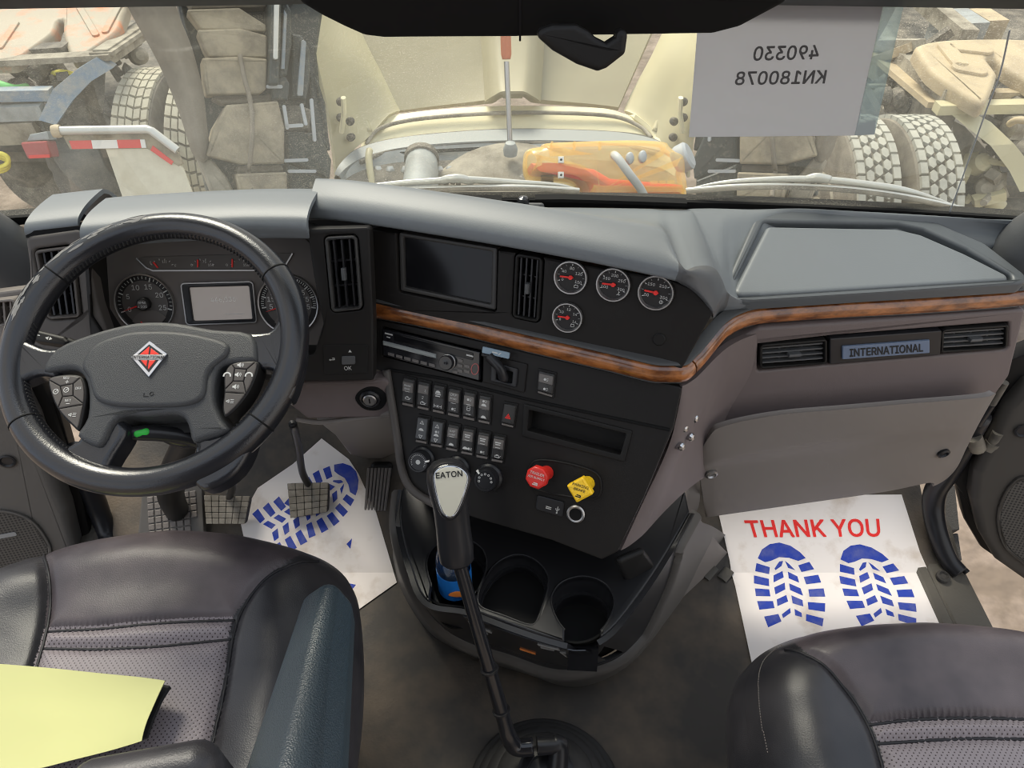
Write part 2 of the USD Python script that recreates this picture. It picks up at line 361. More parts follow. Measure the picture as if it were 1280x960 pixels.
def dotted(name, base, hole, pitch, size, rough, sp=.4, rot=0.0, axes=(1, 1, 0)):
    """Little round holes on a regular square pitch (perforated leather, speaker mesh)."""
    n = {'g': ('geometry', {}), 'mp': ('mapping', {'rotation': (0, 0, math.radians(rot)), 'scale': tuple(a / pitch if a else 0.0 for a in axes)}),
         'v': ('voronoi_texture', {'dimensions': '3D', 'randomness': 0.0, 'scale': 1.0}), 'r': ('rgb_ramp', {'ramp': [(size * .8, hole), (size, base)]}),
         'b': ('bump', {'strength': .5, 'distance': .001}), 'p': ('principled_bsdf', {'roughness': rough, 'specular_ior_level': sp})}
    special(name, n, [('g.position', 'mp.vector'), ('mp.vector', 'v.vector'), ('v.distance', 'r.fac'), ('r.color', 'p.base_color'), ('v.distance', 'b.height'), ('b.normal', 'p.normal')], 'p.BSDF')
dotted('leather_perforated', (.23, .20, .208), (.03, .018, .018), .0058, .20, .5, rot=45)
dotted('speaker_mesh', (.060, .056, .050), (.008, .008, .008), .0075, .36, .55, axes=(1, 0, 1), rot=0)

CEIL_Y = -.35
# ================================================================== THE SETTING
TOE_Y, TOE = .98, math.tan(math.radians(24))
def floor_z(y): return max(0.0, (y - TOE_Y) * TOE)
def onfloor(x, y, off=0.0):
    P = onz(x, y, off)
    if P[1] > TOE_Y:
        n = unit([0, -TOE, 1]); P = onp(x, y, np.array([0, TOE_Y, 0]) + n * off, n)
    return P
def floor_patch(L, off, step=.02, thick=None):
    """A flat outline seen in the picture laid on the floor and its sloping toe board."""
    pts = np.array([onfloor(x, y, off)[:2] for x, y in L])
    return pts
def on_floor_mesh(poly2, off, thick=.0003):
    """Polygon in plan, cut along the crease, laid at height off."""
    out = []
    for half, f in ((sbox(-9, -9, 9, TOE_Y), lambda y: 0 * y), (sbox(-9, TOE_Y, 9, 9), lambda y: (y - TOE_Y) * TOE)):
        g = poly2.intersection(half)
        for q in getattr(g, 'geoms', [g]):
            if q.geom_type != 'Polygon' or q.area < 1e-7: continue
            v, fc = prism(q, 0, thick); v = np.array(v); v[:, 2] += f(v[:, 1]) + off; out.append((v, fc))
    return cat(*out)

# ground outside
one('ground', bx(-40, -30, -1.25, 40, 60, -1.05), 'dirt', kind='structure', smooth=False)
# cab floor with its sloping toe board, sill plates at the doors
fl = number('/World', 'floor'); x_ = UsdGeom.Xform.Define(stage, fl); tags(x_.GetPrim(), kind='structure')
put(fl + '/rubber_mat', shell(np.array([[(x, y, floor_z(y)) for y in (-.3, .3, TOE_Y, 1.2, 1.45)] for x in (-1.06, -.4, .4, 1.06)]), -.05), 'floor', False, np.zeros(3))
for s, nm in ((1, 'sill_plate'), (-1, 'sill_plate_001')):
    X = [(1.0, .001), (1.01, .008), (1.03, .009), (1.035, .005), (1.04, .009), (1.10, .009), (1.125, .002), (1.13, -.03), (1.13, -.30)]
    put(f'{fl}/{nm}', shell(np.array([[(s * a, y, b + max(0, (y - 1.0)) * .35) for y in (.2, .6, .98, 1.0, 1.12)] for a, b in X]), -.004), 'sill', 30, np.zeros(3))
put(fl + '/screw', lathe([(.016, .012), (.016, .02), (.011, .024), (.008, .018), (0, .018)], 20, O=onz(1178, 722, .012) * [1, 1, 0]), 'carpet_grey', 30, np.zeros(3))
for k, (a, b) in enumerate((((881, 722), (893, 708)), ((902, 724), (912, 712)))):
    p, q = onfloor(*a, .004), onfloor(*b, .004)
    put(f'{fl}/strap' + ('' if k == 0 else f'_{k:03d}'), tube([p, q], .013, 8, squash=.25, up=(0, 0, 1)), 'sill', 30, np.zeros(3))
# grip ridges on the left of the driver's footwell (dead pedal mat)
tw = number('/World', 'trim_1'); x_ = UsdGeom.Xform.Define(stage, tw); tags(x_.GetPrim(), kind='structure')
DP = Fr(onz(245, 640, .10), (0.1, -.55, .8))
put(tw + '/board', DP.m(prism(DP.poly([(178, 606), (252, 600), (256, 690), (170, 690)], .01), -.02, 0, .004)), 'grey_dark', 30, np.zeros(3))
gp = DP.poly([(184, 612), (246, 606), (248, 690), (178, 690)]); u0, v0, u1, v1 = gp.bounds; k = 0
for a in np.arange(u0, u1, .017):
    for b in np.arange(v0, v1, .017):
        c = rect(a + .0085, b + .0085, .0145, .0145, .002)
        if gp.contains(c): put(f'{tw}/grip_pad' + ('' if k == 0 else f'_{k:03d}'), DP.m(prism(c, 0, .003, .0015, 1)), 'grey_panel', False, np.zeros(3)); k += 1

# windshield: a curved pane
def wsb(x): return np.array([x, 1.315 - .065 * (x / .95) ** 2, .845])
def wst(x): return np.array([x, .955 - .05 * (x / .95) ** 2, 1.36])
XS = np.linspace(-1.16, 1.16, 33)
def wsp(x, t): return wsb(x) * (1 - t) + wst(x) * t
WG = np.array([[wsp(x, t) for t in np.linspace(-.06, 1.02, 16)] for x in XS])
w1 = number('/World', 'window_1'); x_ = UsdGeom.Xform.Define(stage, w1); tags(x_.GetPrim(), kind='structure')
pane = shell(WG, .006, np.array([0, .82, .57]))
put(w1 + '/pane', grid(WG), 'windshield_glass', True, np.zeros(3))
WN = unit([0, -.82, -.57])   # towards the cab
def on_ws(x, y, off=0.0): return onp(x, y, wsp(0, 0) + WN * off, WN)
def on_wsc(px, py, off=0.0):
    """The point of the curved pane behind a pixel."""
    x = on_ws(px, py)[0]
    for _ in range(6):
        P = onp(px, py, wsb(x) + WN * off, WN); x = P[0]
    return P
crack = [on_wsc(*p, .002) for p in ((1262, 38), (1250, 92), (1234, 135), (1218, 180), (1203, 222), (1186, 268))]
put(w1 + '/crack', tube(crack, .0012, 6, smooth=4), 'glove_grey', True, np.zeros(3))
# dark band printed along the bottom edge of the pane, and the gasket
put(w1 + '/gasket', sweep([wsp(x, -.004) + np.array([0, .0, .0]) for x in XS], [(-.016, -.006), (.016, -.006), (.016, .010), (-.016, .010)]), 'void', 30, np.zeros(3))
# header over the windshield
HS = [wsp(x, t) for x, t in ()]
hd = []
for x in np.linspace(-1.16, 1.16, 33):
    p = on_wsc(640 + x * 640, 8 - 10 * (1 - abs(x)) , .012); p = p.copy()
    hd.append([p + [0, -.01, 0], p + [0, .05, -.002], p + [0, .05, .30], p + [0, -.12, .32], p + [0, -.10, .04]])
one('trim_2', loft(hd), 'black', kind='structure')
# A-pillars
for s, nm in ((-1, 'wall_left'), (1, 'wall_right')):
    P = [(s * .985, 1.215, .70), (s * .995, 1.19, .80), (s * 1.02, 1.14, .92), (s * 1.06, 1.02, 1.15), (s * 1.10, .90, 1.42)]
    one(nm, tube(P, [.075, .07, .06, .055, .055], 20, smooth=6), 'dash_grey', kind='structure')

# the rest of the cab behind the lens: roof, rear wall and sides of the sleeper
one('ceiling', bx(-1.12, -1.6, 2.02, 1.12, CEIL_Y, 2.07), 'grey_panel', kind='structure', smooth=False)
one('wall_rear', bx(-1.12, -1.65, 0, 1.12, -1.6, 2.07), 'grey_panel', kind='structure', smooth=False)

one('trim_3', cat(bx(-.95, 1.40, .42, .95, 1.86, .47), bx(-.95, 1.42, -.3, .95, 1.46, .43)), 'frame_dark', kind='structure', smooth=False)
# ================================================================== THE DASHBOARD
one('wall_front', bx(-1.0, 1.46, .10, 1.0, 1.50, .72), 'void', kind='structure', smooth=False)
W0, W1 = onz(467, 388, .77), onz(850, 470, .77)
d0 = unit(W1 - W0); n0 = np.array([d0[1], -d0[0], 0.0])
def face(P, n, el): return Fr(P, n * math.cos(math.radians(el)) + np.array([0, 0, math.sin(math.radians(el))]))
PC = face(onz(470, 376, .79), n0, 20)            # upper centre panel
PL = face(onz(470, 403, .745), n0, 34)           # lower centre stack
PF = face(onz(428, 400, .80), np.array([0., -1, 0]), 24)   # fascia behind the wheel
PD = face(onz(430, 480, .665), np.array([0., -1, 0]), 8)
PP = face(onz(940, 415, .745), unit([.115, -.993, 0]), 6)  # passenger side
PQ = face(onz(915, 527, .60) , unit([.115, -.993, 0]), -4)
D = Thing('dashboard', 'wide grey and black truck dashboard with burl wood strip below the windshield', 'dashboard')
# ---- padded top, driver side hood
def hood(nose, z, m, name, rise=.02, endx=None):
    S = []
    for px, py in nose:
        b = onz(px, py, z); bk = wsb(b[0] * 1.0)
        S.append([b + [0, .05, -.035], b + [0, .004, -.018], b, b + [0, .014, rise * .8], b + [0, .045, rise], b + [0, .11, rise * .6], bk + [0, -.03, .012], bk + [0, -.004, -.03]])
    P = fine(S, 40, 40); D.add(name, shell(P, -.008), m, 40)
hood([(101, 300), (160, 295), (240, 290), (320, 287), (384, 288)], .945, 'dash_pad', 'instrument_hood')
hood([(31, 292), (62, 288), (98, 284)], .935, 'dash_pad', 'side_pad', .016)
# ---- centre pad with its brow, round the corner to the passenger side
S = []
for px, py in [(388, 270), (430, 273), (473, 279), (550, 291), (628, 304), (700, 317), (780, 333), (835, 345)]:
    a = PC.w([*PC.at(px, py + 3), -.01])[0]; b = PC.w([*PC.at(px, py, .03), .03])[0]; bk = wsb(b[0] * 1.02 + .02)
    S.append([a, b + [0, .002, -.004], b + [0, .006, .010], b + [0, .03, .024], b + [0, .075, .030], b * .45 + (bk) * .55 + [0, 0, .018], bk + [0, -.05, .012], bk + [0, -.004, -.02]])
for (px, py, h), (cx, cy, zt) in zip(((852, 351, .026), (866, 359, .02), (878, 370, .012), (887, 381, .006), (892, 389, .002), (899, 392, None), (914, 390, None), (935, 386, None)),
                                     ((853, 336, .950), (868, 332, .940), (882, 330, .925), (893, 334, .900), (901, 346, .868), (907, 360, .842), (918, 370, .818), (938, 376, .800))):
    q = PC.w([*PC.at(px, py, h), h])[0] if h is not None else onz(px, py, .787); bk = wsb(q[0] * 1.02 + .03); t = onz(cx, cy, zt)
    a = PC.w([*PC.at(px - 2, py + 6), -.01])[0] if h is not None else q + [0, .01, -.02]
    bu = np.array([.004, -.006, .008])
    S.append([a, q, q * .7 + t * .3 + bu, q * .3 + t * .7 + bu * 1.1, t, t * .45 + bk * .55 + [0, 0, .008], bk + [0, -.05, .010], bk + [0, -.004, -.02]])
for q in (onz(975, 381, .785), onz(1060, 374, .785), onz(1160, 366, .785), onz(1262, 357, .785), onz(1276, 356, .785)):
    bk = wsb(q[0] * 1.0 + .07)
    S.append([q, q + [0, .01, .004], q + [0, .05, .006], q + [0, .10, .008], q * .35 + bk * .65 + [0, 0, -.012], q * .2 + bk * .8 + [0, 0, .004], bk + [0, -.03, .010], bk + [0, -.004, -.02]])
P_ = fine(S, 180, 50); n_ = len(S) - 1; r0, r1 = int(7.5 / n_ * 179), int(13.2 / n_ * 179); tc = 27
for sl in (P_[:r0 + 1], P_[r0:r1 + 1, tc:], P_[r1:]): D.add('top_pad', shell(sl, -.006), 'dash_pad', 45)
D.add('brow_end', shell(P_[r0:r1 + 1, :tc + 1], -.006), 'dash_grey', 45)
# raised surround and the storage lid on the passenger side
LP = Fr(onz(915, 378, .81), np.cross(onz(1268, 357, .81) - onz(915, 378, .81), onz(960, 283, .842) - onz(915, 378, .81)))
lid = dense([(913, 371), (958, 284), (1120, 287)], 1, False).tolist() + [(1150, 294), (1205, 318), (1268, 350), (1255, 353), (1100, 362), (950, 371)]
lp = LP.poly(lid, .012)
sur = LP.poly([(896, 377), (944, 272), (970, 264), (1130, 272), (1165, 278), (1230, 306), (1284, 348), (1280, 356), (1100, 367), (930, 378)], .02)
D.add('lid_surround', LP.m(prism(sur.difference(LP.poly([(908, 373), (954, 279), (1124, 282), (1154, 289), (1208, 314), (1274, 352), (1100, 364), (940, 374)], .012)), -.020, .005, .006, 4)), 'dash_mid', 40)
D.add('storage_lid', LP.m(prism(lp, -.014, .004, .008, 4)), 'dash_pad', 40)
D.add('lid_well', LP.m(prism(sur.buffer(-.004), -.022, -.016)), 'void')
# ---- wood strip and the ledge over it
wpx = [(467, 384), (560, 402), (630, 419), (755, 448), (826, 464), (850, 464), (866, 452), (902, 411), (920, 400), (943, 393), (1027, 386), (1152, 379), (1276, 370)]
WP = np.array([onz(*p, .77) for p in wpx])
WD = PchipInterpolator(np.arange(len(WP)), WP, axis=0)(np.linspace(0, len(WP) - 1, 121))
wprof = [(-.012, -.017), (.008, -.017), (.014, -.012), (.0165, -.003), (.0155, .006), (.011, .013), (.003, .0165), (-.012, .017)]
cutk = 57
D.add('wood_trim', sweep(WD[:cutk], wprof), 'wood', 50, label='burl wood strip under the centre screen')
D.add('wood_trim', sweep(WD[cutk:], wprof), 'wood', 50, label='burl wood strip bending across the passenger side')
D.add('ledge', sweep(WD + [0, 0, .019], [(-.012, -.004), (.004, -.004), (.007, 0), (.004, .004), (-.012, .006)]), 'ledge', 50)
D.add('under_trim', sweep(WD + [0, 0, -.021], [(-.03, -.006), (.002, -.006), (.006, 0), (.004, .004), (-.03, .004)]), 'dash_grey', 50)
# ---- upper centre panel with openings
cp = PC.poly([(462, 286), (700, 326), (838, 350), (866, 362), (892, 390), (852, 462), (640, 420), (462, 388)], .006)
disp = PC.poly([(497, 291), (621, 311), (619, 389), (499, 364)], .004).buffer(.002)
v3 = PC.poly([(645, 316), (679, 322), (674, 403), (641, 396)], .008).buffer(.002)
D.add('centre_panel', PC.m(prism(cp.difference(disp).difference(v3), -.05, 0, .003)), 'dash_black', 30)
D.add('vent_well', PC.m(prism(v3.buffer(.004), -.065, -.045)), 'void')
# ---- lower stack
lp_px = [(467, 398), (650, 437), (853, 484), (842, 535), (806, 620), (772, 690), (752, 700), (690, 676), (600, 650), (540, 630), (514, 612), (503, 585), (490, 500), (484, 466), (468, 462)]
lsp = PL.poly(lp_px, .006)
radio_p = PL.poly([(479, 410), (602, 440), (601, 476), (480, 444)]).buffer(.002)
slot_p = PL.poly([(661, 511), (784, 541), (776, 569), (659, 538)], .003)
D.add('stack_panel', PL.m(prism(lsp.difference(radio_p).difference(slot_p), -.04, 0, .004)), 'dash_black', 30)
D.add('stack_back', PL.m(prism(lsp.buffer(-.006), -.06, -.036)), 'void')
rail = [PL.w([*PL.at(*p), .004])[0] for p in ((484, 462), (490, 500), (497, 545), (504, 588), (516, 611), (542, 628), (570, 637))]
D.add('stack_rail', tube(rail, .008, 10, smooth=6), 'fascia', True)
D.add('stack_divider', tube([PL.w([*PL.at(*p), .0])[0] for p in ((487, 462), (560, 474), (650, 497), (760, 521), (837, 537))], .003, 8), 'void', True)
D.add('storage_slot', cat(PL.m(prism(PL.poly([(655, 504), (791, 538), (781, 577), (653, 545)], .003).difference(slot_p.buffer(-.001)), -.002, .004, .002)), PL.m(prism(slot_p, -.05, -.033))), 'black')
# ---- flank of the stack, turning into the passenger side
def g3(rows): return np.array([[onz(x, y, z) for x, y, z in r] for r in rows])
fl_ = g3([[(853, 482, .748), (868, 474, .746), (895, 447, .746), (915, 430, .746), (945, 418, .746)],
          [(842, 538, .662), (862, 528, .662), (884, 500, .665), (900, 480, .672), (940, 462, .672)],
          [(810, 615, .530), (832, 600, .53), (856, 565, .55), (872, 545, .575), (910, 525, .60)],
          [(776, 688, .462), (800, 672, .44), (830, 640, .42), (862, 610, .41), (893, 590, .39)]])
for r_, (x, y) in enumerate(((945, 418), (940, 462), (905, 530))):
    N_ = PP.N; fl_[r_, 4] = onp(x, y, PP.O + N_ * .0015, N_); fl_[r_, 3] = fl_[r_, 3] * .55 + onp(*((918, 430), (906, 478), (880, 543))[r_], PP.O + N_ * .012, N_) * .45
D.add('stack_flank', shell(fine(fl_, 30, 34), -.012), 'mauve', 50)
for p in ((868, 523), (855, 535), (863, 546), (851, 558)):
    a = onz(*p, .64); q = onp(*p, onz(862, 520, .664), unit([.62, -.70, .35])); N = unit([.62, -.70, .35])
    D.add('bolt', lathe([(.0075, -.01), (.0075, .003), (.005, .006), (.0, .007)], 6 if p[0] == 868 else 14, O=q, N=N), 'chrome', 30)
# ---- passenger side: mauve face and lower panel
pf = PP.poly([(905, 432), (950, 410), (1283, 387), (1262, 470), (1240, 500), (1100, 512), (912, 529), (884, 545), (882, 500)], .01)
vw = PP.poly([(948, 427), (1262, 403), (1260, 437), (947, 464)], .006)
D.add('passenger_face', PP.m(prism(pf.difference(vw), -.03, 0, .006, 3)), 'mauve', 40)
D.add('vent_back', PP.m(prism(vw.buffer(.004), -.06, -.04)), 'void')
lo_ = np.array([[onp(x, y, PQ.O - PQ.N * d, PQ.N) for x, y, d in r] for r in [
    [(874, 568, .02), (893, 538, .012), (1000, 516, .01), (1120, 506, .01), (1238, 495, .012), (1243, 492, .03)],
    [(875, 580, .02), (900, 572, .008), (1000, 553, .008), (1120, 538, .008), (1212, 530, .010), (1220, 532, .03)],
    [(876, 600, .02), (893, 588, .018), (1000, 572, .018), (1110, 560, .018), (1198, 556, .018), (1206, 562, .03)],
    [(880, 630, .02), (892, 625, .018), (1000, 612, .018), (1110, 597, .018), (1180, 585, .018), (1190, 592, .03)],
    [(882, 645, .03), (895, 645, .022), (1000, 630, .022), (1110, 614, .022), (1158, 604, .022), (1166, 608, .035)]]])
D.add('lower_panel', shell(fine(lo_, 50, 60), -.012), 'grey_panel', 40)
for k, p in enumerate(((889, 592), (1179, 566))):
    q = onp(*p, PQ.O - PQ.N * .016, PQ.N)
    D.add('screw', lathe([(.013, -.004), (.013, .004), (.009, .006), (.007, .002), (0, .002)], 18, O=q, N=PQ.N), 'black_satin' if k else 'steel', 30)
# ---- fascia behind the wheel, with the binnacle opening
fas = PF.poly([(112, 288), (386, 286), (462, 284), (467, 400), (467, 476), (372, 477), (180, 470), (112, 440)], .006)
bin_ = PF.poly([(107, 298), (384, 289), (392, 345), (404, 405), (392, 444), (190, 444), (132, 424), (114, 396)], .01)
v2 = PF.poly([(406, 296), (446, 294), (453, 386), (415, 390)], .008).buffer(.002)
D.add('fascia', PF.m(prism(fas.difference(bin_).difference(v2), -.03, 0, .004)), 'dash_black', 30)
D.add('vent_well', PF.m(prism(v2.buffer(.004), -.06, -.04)), 'void')
D.add('binnacle_wall', PF.m(prism(bin_.buffer(.006).difference(bin_), -.062, -.003)), 'black')
# left end of the fascia with the outer vent
PE = face(onz(70, 400, .80), unit([.12, -1, 0]), 24)
v1 = PE.poly([(44, 313), (91, 307), (101, 396), (60, 399)], .008).buffer(.002)
D.add('fascia_end', PE.m(prism(PE.poly([(31, 296), (104, 286), (122, 380), (140, 432), (108, 446), (40, 440), (36, 330)], .012).difference(v1), -.03, 0, .006, 3)), 'fascia', 40)
D.add('vent_well', PE.m(prism(v1.buffer(.004), -.06, -.04)), 'void')
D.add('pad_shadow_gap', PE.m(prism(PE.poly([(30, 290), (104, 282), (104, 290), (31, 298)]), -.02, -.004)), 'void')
D.add('fascia_lower', PE.m(prism(PE.poly([(98, 436), (130, 432), (200, 462), (372, 474), (372, 520), (230, 520), (120, 470)], .01), -.05, -.034, .004)), 'fascia', 30)
D.add('end_panel', PE.m(prism(PE.poly([(-40, 372), (38, 362), (46, 440), (40, 470), (-40, 470)], .008), -.06, -.022, .004)), 'grey_panel', 30)
# below the fascia: mauve strip, its underside, knee panel
D.add('key_panel', PD.m(prism(PD.poly([(352, 478), (466, 476), (486, 474), (493, 522), (384, 524), (360, 505)], .01), -.03, 0, .006, 3)), 'mauve', 40)
D.add('key_panel_lip', tube([PD.w([*PD.at(*p), -.005])[0] for p in ((370, 526), (400, 530), (440, 526), (492, 520))], .005, 8, smooth=4), 'grey_panel', True)
KN = face(onz(450, 524, .57), np.array([0., -1, 0]), -32)
D.add('knee_panel', KN.m(prism(KN.poly([(395, 527), (494, 519), (498, 566), (470, 577), (436, 568), (418, 545)], .01), -.02, 0, .008, 3)), 'grey_panel', 40)
D.add('left_knee_panel', PD.m(prism(PD.poly([(36, 466), (120, 470), (150, 520), (120, 575), (84, 560), (50, 500)], .01), -.10, -.07, .006, 3)), 'mauve', 40)
for xs in ((-.16, -.02), (.045, .34)): D.add('defrost_slot', sweep([wsb(x) + [0, -.034, .024 - .02 * abs(x - .1)] for x in np.linspace(*xs, 12)], [(-.010, -.004), (.010, -.004), (.010, .003), (-.010, .003)]), 'void')
D.done()
T = Thing('light_sensor', 'tiny black light sensor on grey bracket at the windshield base', 'sensor'); q_ = onz(654, 253, .872)
T.add('bracket', hull([q_ + [-.035, .004, -.010], q_ + [.035, .004, -.010]], .006), 'dash_grey', 40); T.add('lens', lathe([(.011, -.004), (.012, .004), (.009, .010), (.0, .013)], 20, O=q_ + [0, 0, .0]), 'black_gloss', 40); T.done()
# ================================================================== DEVICES IN THE DASHBOARD
def quad(F, q, h=0.0):
    a, b, c, d = [F.at(*p, h) for p in q]          # top-left, top-right, bottom-right, bottom-left
    return lambda s, t: (a * (1 - s) + b * s) * (1 - t) + (d * (1 - s) + c * s) * t
def qpoly(Q, s0, t0, s1, t1, r=0): return rnd(Polygon([Q(s0, t0), Q(s1, t0), Q(s1, t1), Q(s0, t1)]), r)
def onquad(F, Q, s, t, h=0.0):
    """A frame at (s, t) of a quad, its axes along the quad's."""
    p = Q(s, t); r = Q(min(s + .05, 1.05), t) - p
    return Fr(F.w([*p, h])[0], F.N, right=F.U * r[0] + F.V * r[1])
def bar(F, p, q, w, z0, z1, b=0.0): return F.m(prism(LineString([p, q]).buffer(w / 2, cap_style=2), z0, z1, b))

def air_vent(F, q, label, nv, nh, along='v', m_frame='dash_grey', m_slat='black_satin', w=.005, group=None, knob=True, sl=.003):
    T = Thing('air_vent', label, 'air vent', group or 'air vents of the dashboard'); Q = quad(F, q); o = rnd(Polygon([Q(0, 0), Q(1, 0), Q(1, 1), Q(0, 1)]), w * 1.6)
    T.add('frame', F.m(prism(o.difference(o.buffer(-w)), -.022, .004, .002)), m_frame)
    T.add('duct', F.m(prism(o.buffer(-w * .5), -.034, -.030)), 'void')
    for k in range(nv):
        s = (k + 1) / (nv + 1); T.add('slat' if along == 'v' else 'vane', bar(F, Q(s, .05), Q(s, .95), sl, -.016 if along == 'v' else -.022, -.001 if along == 'v' else -.010), m_slat)
    for k in range(nh):
        t = (k + 1) / (nh + 1); T.add('slat' if along == 'h' else 'vane', bar(F, Q(.05, t), Q(.95, t), sl, -.022 if along == 'v' else -.018, -.010 if along == 'v' else -.001), m_slat)
    if knob:
        p, r = Q(.5, .42), Q(.5, .58)
        if along == 'h': p, r = Q(.42, .5), Q(.60, .5)
        T.add('knob', bar(F, p, r, .007, -.004, .008, .002), 'dash_grey')
    T.done()
air_vent(PF, [(406, 296), (446, 294), (453, 386), (415, 390)], 'tall upright air vent between the instruments and the centre screen', 3, 2, m_frame='bezel')
air_vent(PE, [(44, 313), (91, 307), (101, 396), (60, 399)], 'upright air vent at the door end of the dashboard behind the steering wheel', 4, 2, m_frame='fascia')
air_vent(PC, [(645, 316), (679, 322), (674, 403), (641, 396)], 'narrow black upright air vent between the centre screen and round gauges', 4, 2, m_frame='black', sl=.0025)
air_vent(PP, [(949, 430), (1033, 423), (1033, 454), (949, 460)], 'wide passenger air vent beside the wood strip bend, left of the name plate', 2, 4, 'h', 'black', 'dash_grey')
air_vent(PP, [(1176, 411), (1260, 405), (1258, 435), (1175, 440)], 'wide passenger air vent by the door, right of the name plate', 3, 4, 'h', 'black', 'dash_grey')
air_vent(PE.moved(0, 0, .003), [(-14, 376), (21, 372), (22, 406), (-10, 410)], 'small pale lattice demister vent at the edge of the dashboard by driver door', 3, 2, 'v', 'grey_panel', 'grey_panel', knob=False)

# passenger name plate
T = Thing('name_plate', 'black plate with blue grey maker name bar between passenger vents', 'name plate')
q = [(1036, 421), (1176, 411), (1174, 443), (1036, 455)]; Q = quad(PP, q)
T.add('plate', PP.m(prism(qpoly(Q, 0, .03, 1, .97, .003), -.02, .004, .002)), 'black_satin')
Q2 = quad(PP, [(1052, 432), (1161, 424), (1161, 440), (1052, 448)], .004)
T.add('bar', PP.m(prism(qpoly(Q2, 0, 0, 1, 1, .002), .003, .008, .0015)), 'badge_blue', label='blue grey metallic bar')
v, f = text('INTERNATIONAL', 1.0, .04, True, center=False); u = (v[:, 0] - v[:, 0].min()) / np.ptp(v[:, 0])
T.add('lettering', (np.array([PP.w([*Q2(.08 + .84 * a, .80 - .58 * b[1]), .0080 + (.0008 if b[2] > .02 else 0)])[0] for a, b in zip(u, v)]), f), 'mark_black', False)
T.done()

# centre display
T = Thing('display_screen', 'dark rectangular display screen in black bezel left of gauges', 'screen')
Q = quad(PC, [(497, 291), (621, 311), (619, 389), (499, 364)]); o = qpoly(Q, 0, 0, 1, 1, .004); i = qpoly(Q, .05, .07, .945, .92, .003)
T.add('bezel', PC.m(prism(o.difference(i), -.03, -.004, .003)), 'bezel'); T.add('glass', PC.m(prism(i.buffer(.001), -.028, -.010)), 'screen'); T.done()
one('blank_plug', PC.m(shift(lathe([(.0, .0005), (.0105, .0005), (.0105, .0015), (.009, .003), (0, .003)], 24), *PC.at(824, 424))), 'black', 'small round black plug in the panel below the gauges', 'plug')

# round gauges
def gauge(px, py, r, label, nums, needle, icon):
    T = Thing('gauge', label, 'gauge', 'round gauges beside the centre screen'); c = PC.at(px, py); R = r * .00134
    F = PC.moved(*c)
    T.add('bezel', F.m(lathe([(R * 1.0, .0006), (R * 1.06, .003), (R * 1.02, .008), (R * .95, .008), (R * .86, .003), (R * .86, .001)], 40)), 'steel')
    T.add('dial', F.m(shift(lathe([(0, .0006), (R * .9, .0006), (R * .9, .002), (0, .002)], 32))), 'dial_dark')
    for k in range(9):
        a = math.radians(205 - k * 230 / 8); T.add('tick', F.m(stroke([(R * .72 * math.cos(a), R * .72 * math.sin(a)), (R * .83 * math.cos(a), R * .83 * math.sin(a))], .0009 if k % 2 else .0013, .002, .0026)), 'mark_dim' if k % 2 else 'mark', False)
    for k, s in enumerate(nums):
        a = math.radians(205 - k * 230 / (len(nums) - 1)); T.add('numeral', F.m(shift(text(s, R * .17, .0005), R * .55 * math.cos(a), R * .55 * math.sin(a), .002)), 'mark', False)
    a = math.radians(needle); T.add('needle', F.m(cat(prism(LineString([(R * .12 * -math.cos(a), -R * .12 * math.sin(a)), (R * .62 * math.cos(a), R * .62 * math.sin(a))]).buffer(R * .05), .004, .0055), lathe([(R * .13, .003), (R * .13, .007), (0, .0075)], 16))), 'needle_red')
    x, y = R * .40, -R * .52
    if icon == 'box': g = [stroke([(x - .003, y - .002), (x + .003, y - .002), (x + .003, y + .002), (x - .003, y + .002), (x - .003, y - .002)], .0007, .002, .0026), stroke([(x - .0015, y + .002), (x - .0015, y + .0033)], .0008, .002, .0026), stroke([(x + .0015, y + .002), (x + .0015, y + .0033)], .0008, .002, .0026)]
    elif icon == 'ring': g = [prism(circ(x, y, .003, 18).difference(circ(x, y, .0022, 18)), .002, .0026), stroke([(x, y - .0013), (x, y + .0013)], .0008, .002, .0026)]
    else: g = [stroke([(x, y - .001), (x, y + .004)], .001, .002, .0026), stroke([(x - .003, y - .002), (x - .001, y - .001), (x + .001, y - .002), (x + .003, y - .001)], .0007, .002, .0026), stroke([(x, y + .003), (x + .0018, y + .003)], .0007, .002, .0026)]
    T.add('symbol', F.m(cat(*g)), 'mark', False)
    T.done()
gauge(714, 346, 20, 'leftmost of the three upper chrome ringed gauges, numbered to 150', ['0', '40', '80', '120', '150'], 184, 'box')
gauge(767, 355, 20, 'middle of the three upper chrome ringed gauges', ['100', '150', '200', '250', '300'], 184, 'oil')
gauge(820, 365, 20.5, 'rightmost of the three upper chrome ringed gauges, nearest the wood bend', ['50', '150', '250', '350'], 178, 'ring')
gauge(710, 396, 18.5, 'single lower chrome ringed gauge with battery symbol', ['8', '10', '12', '14', '16'], 184, 'box')

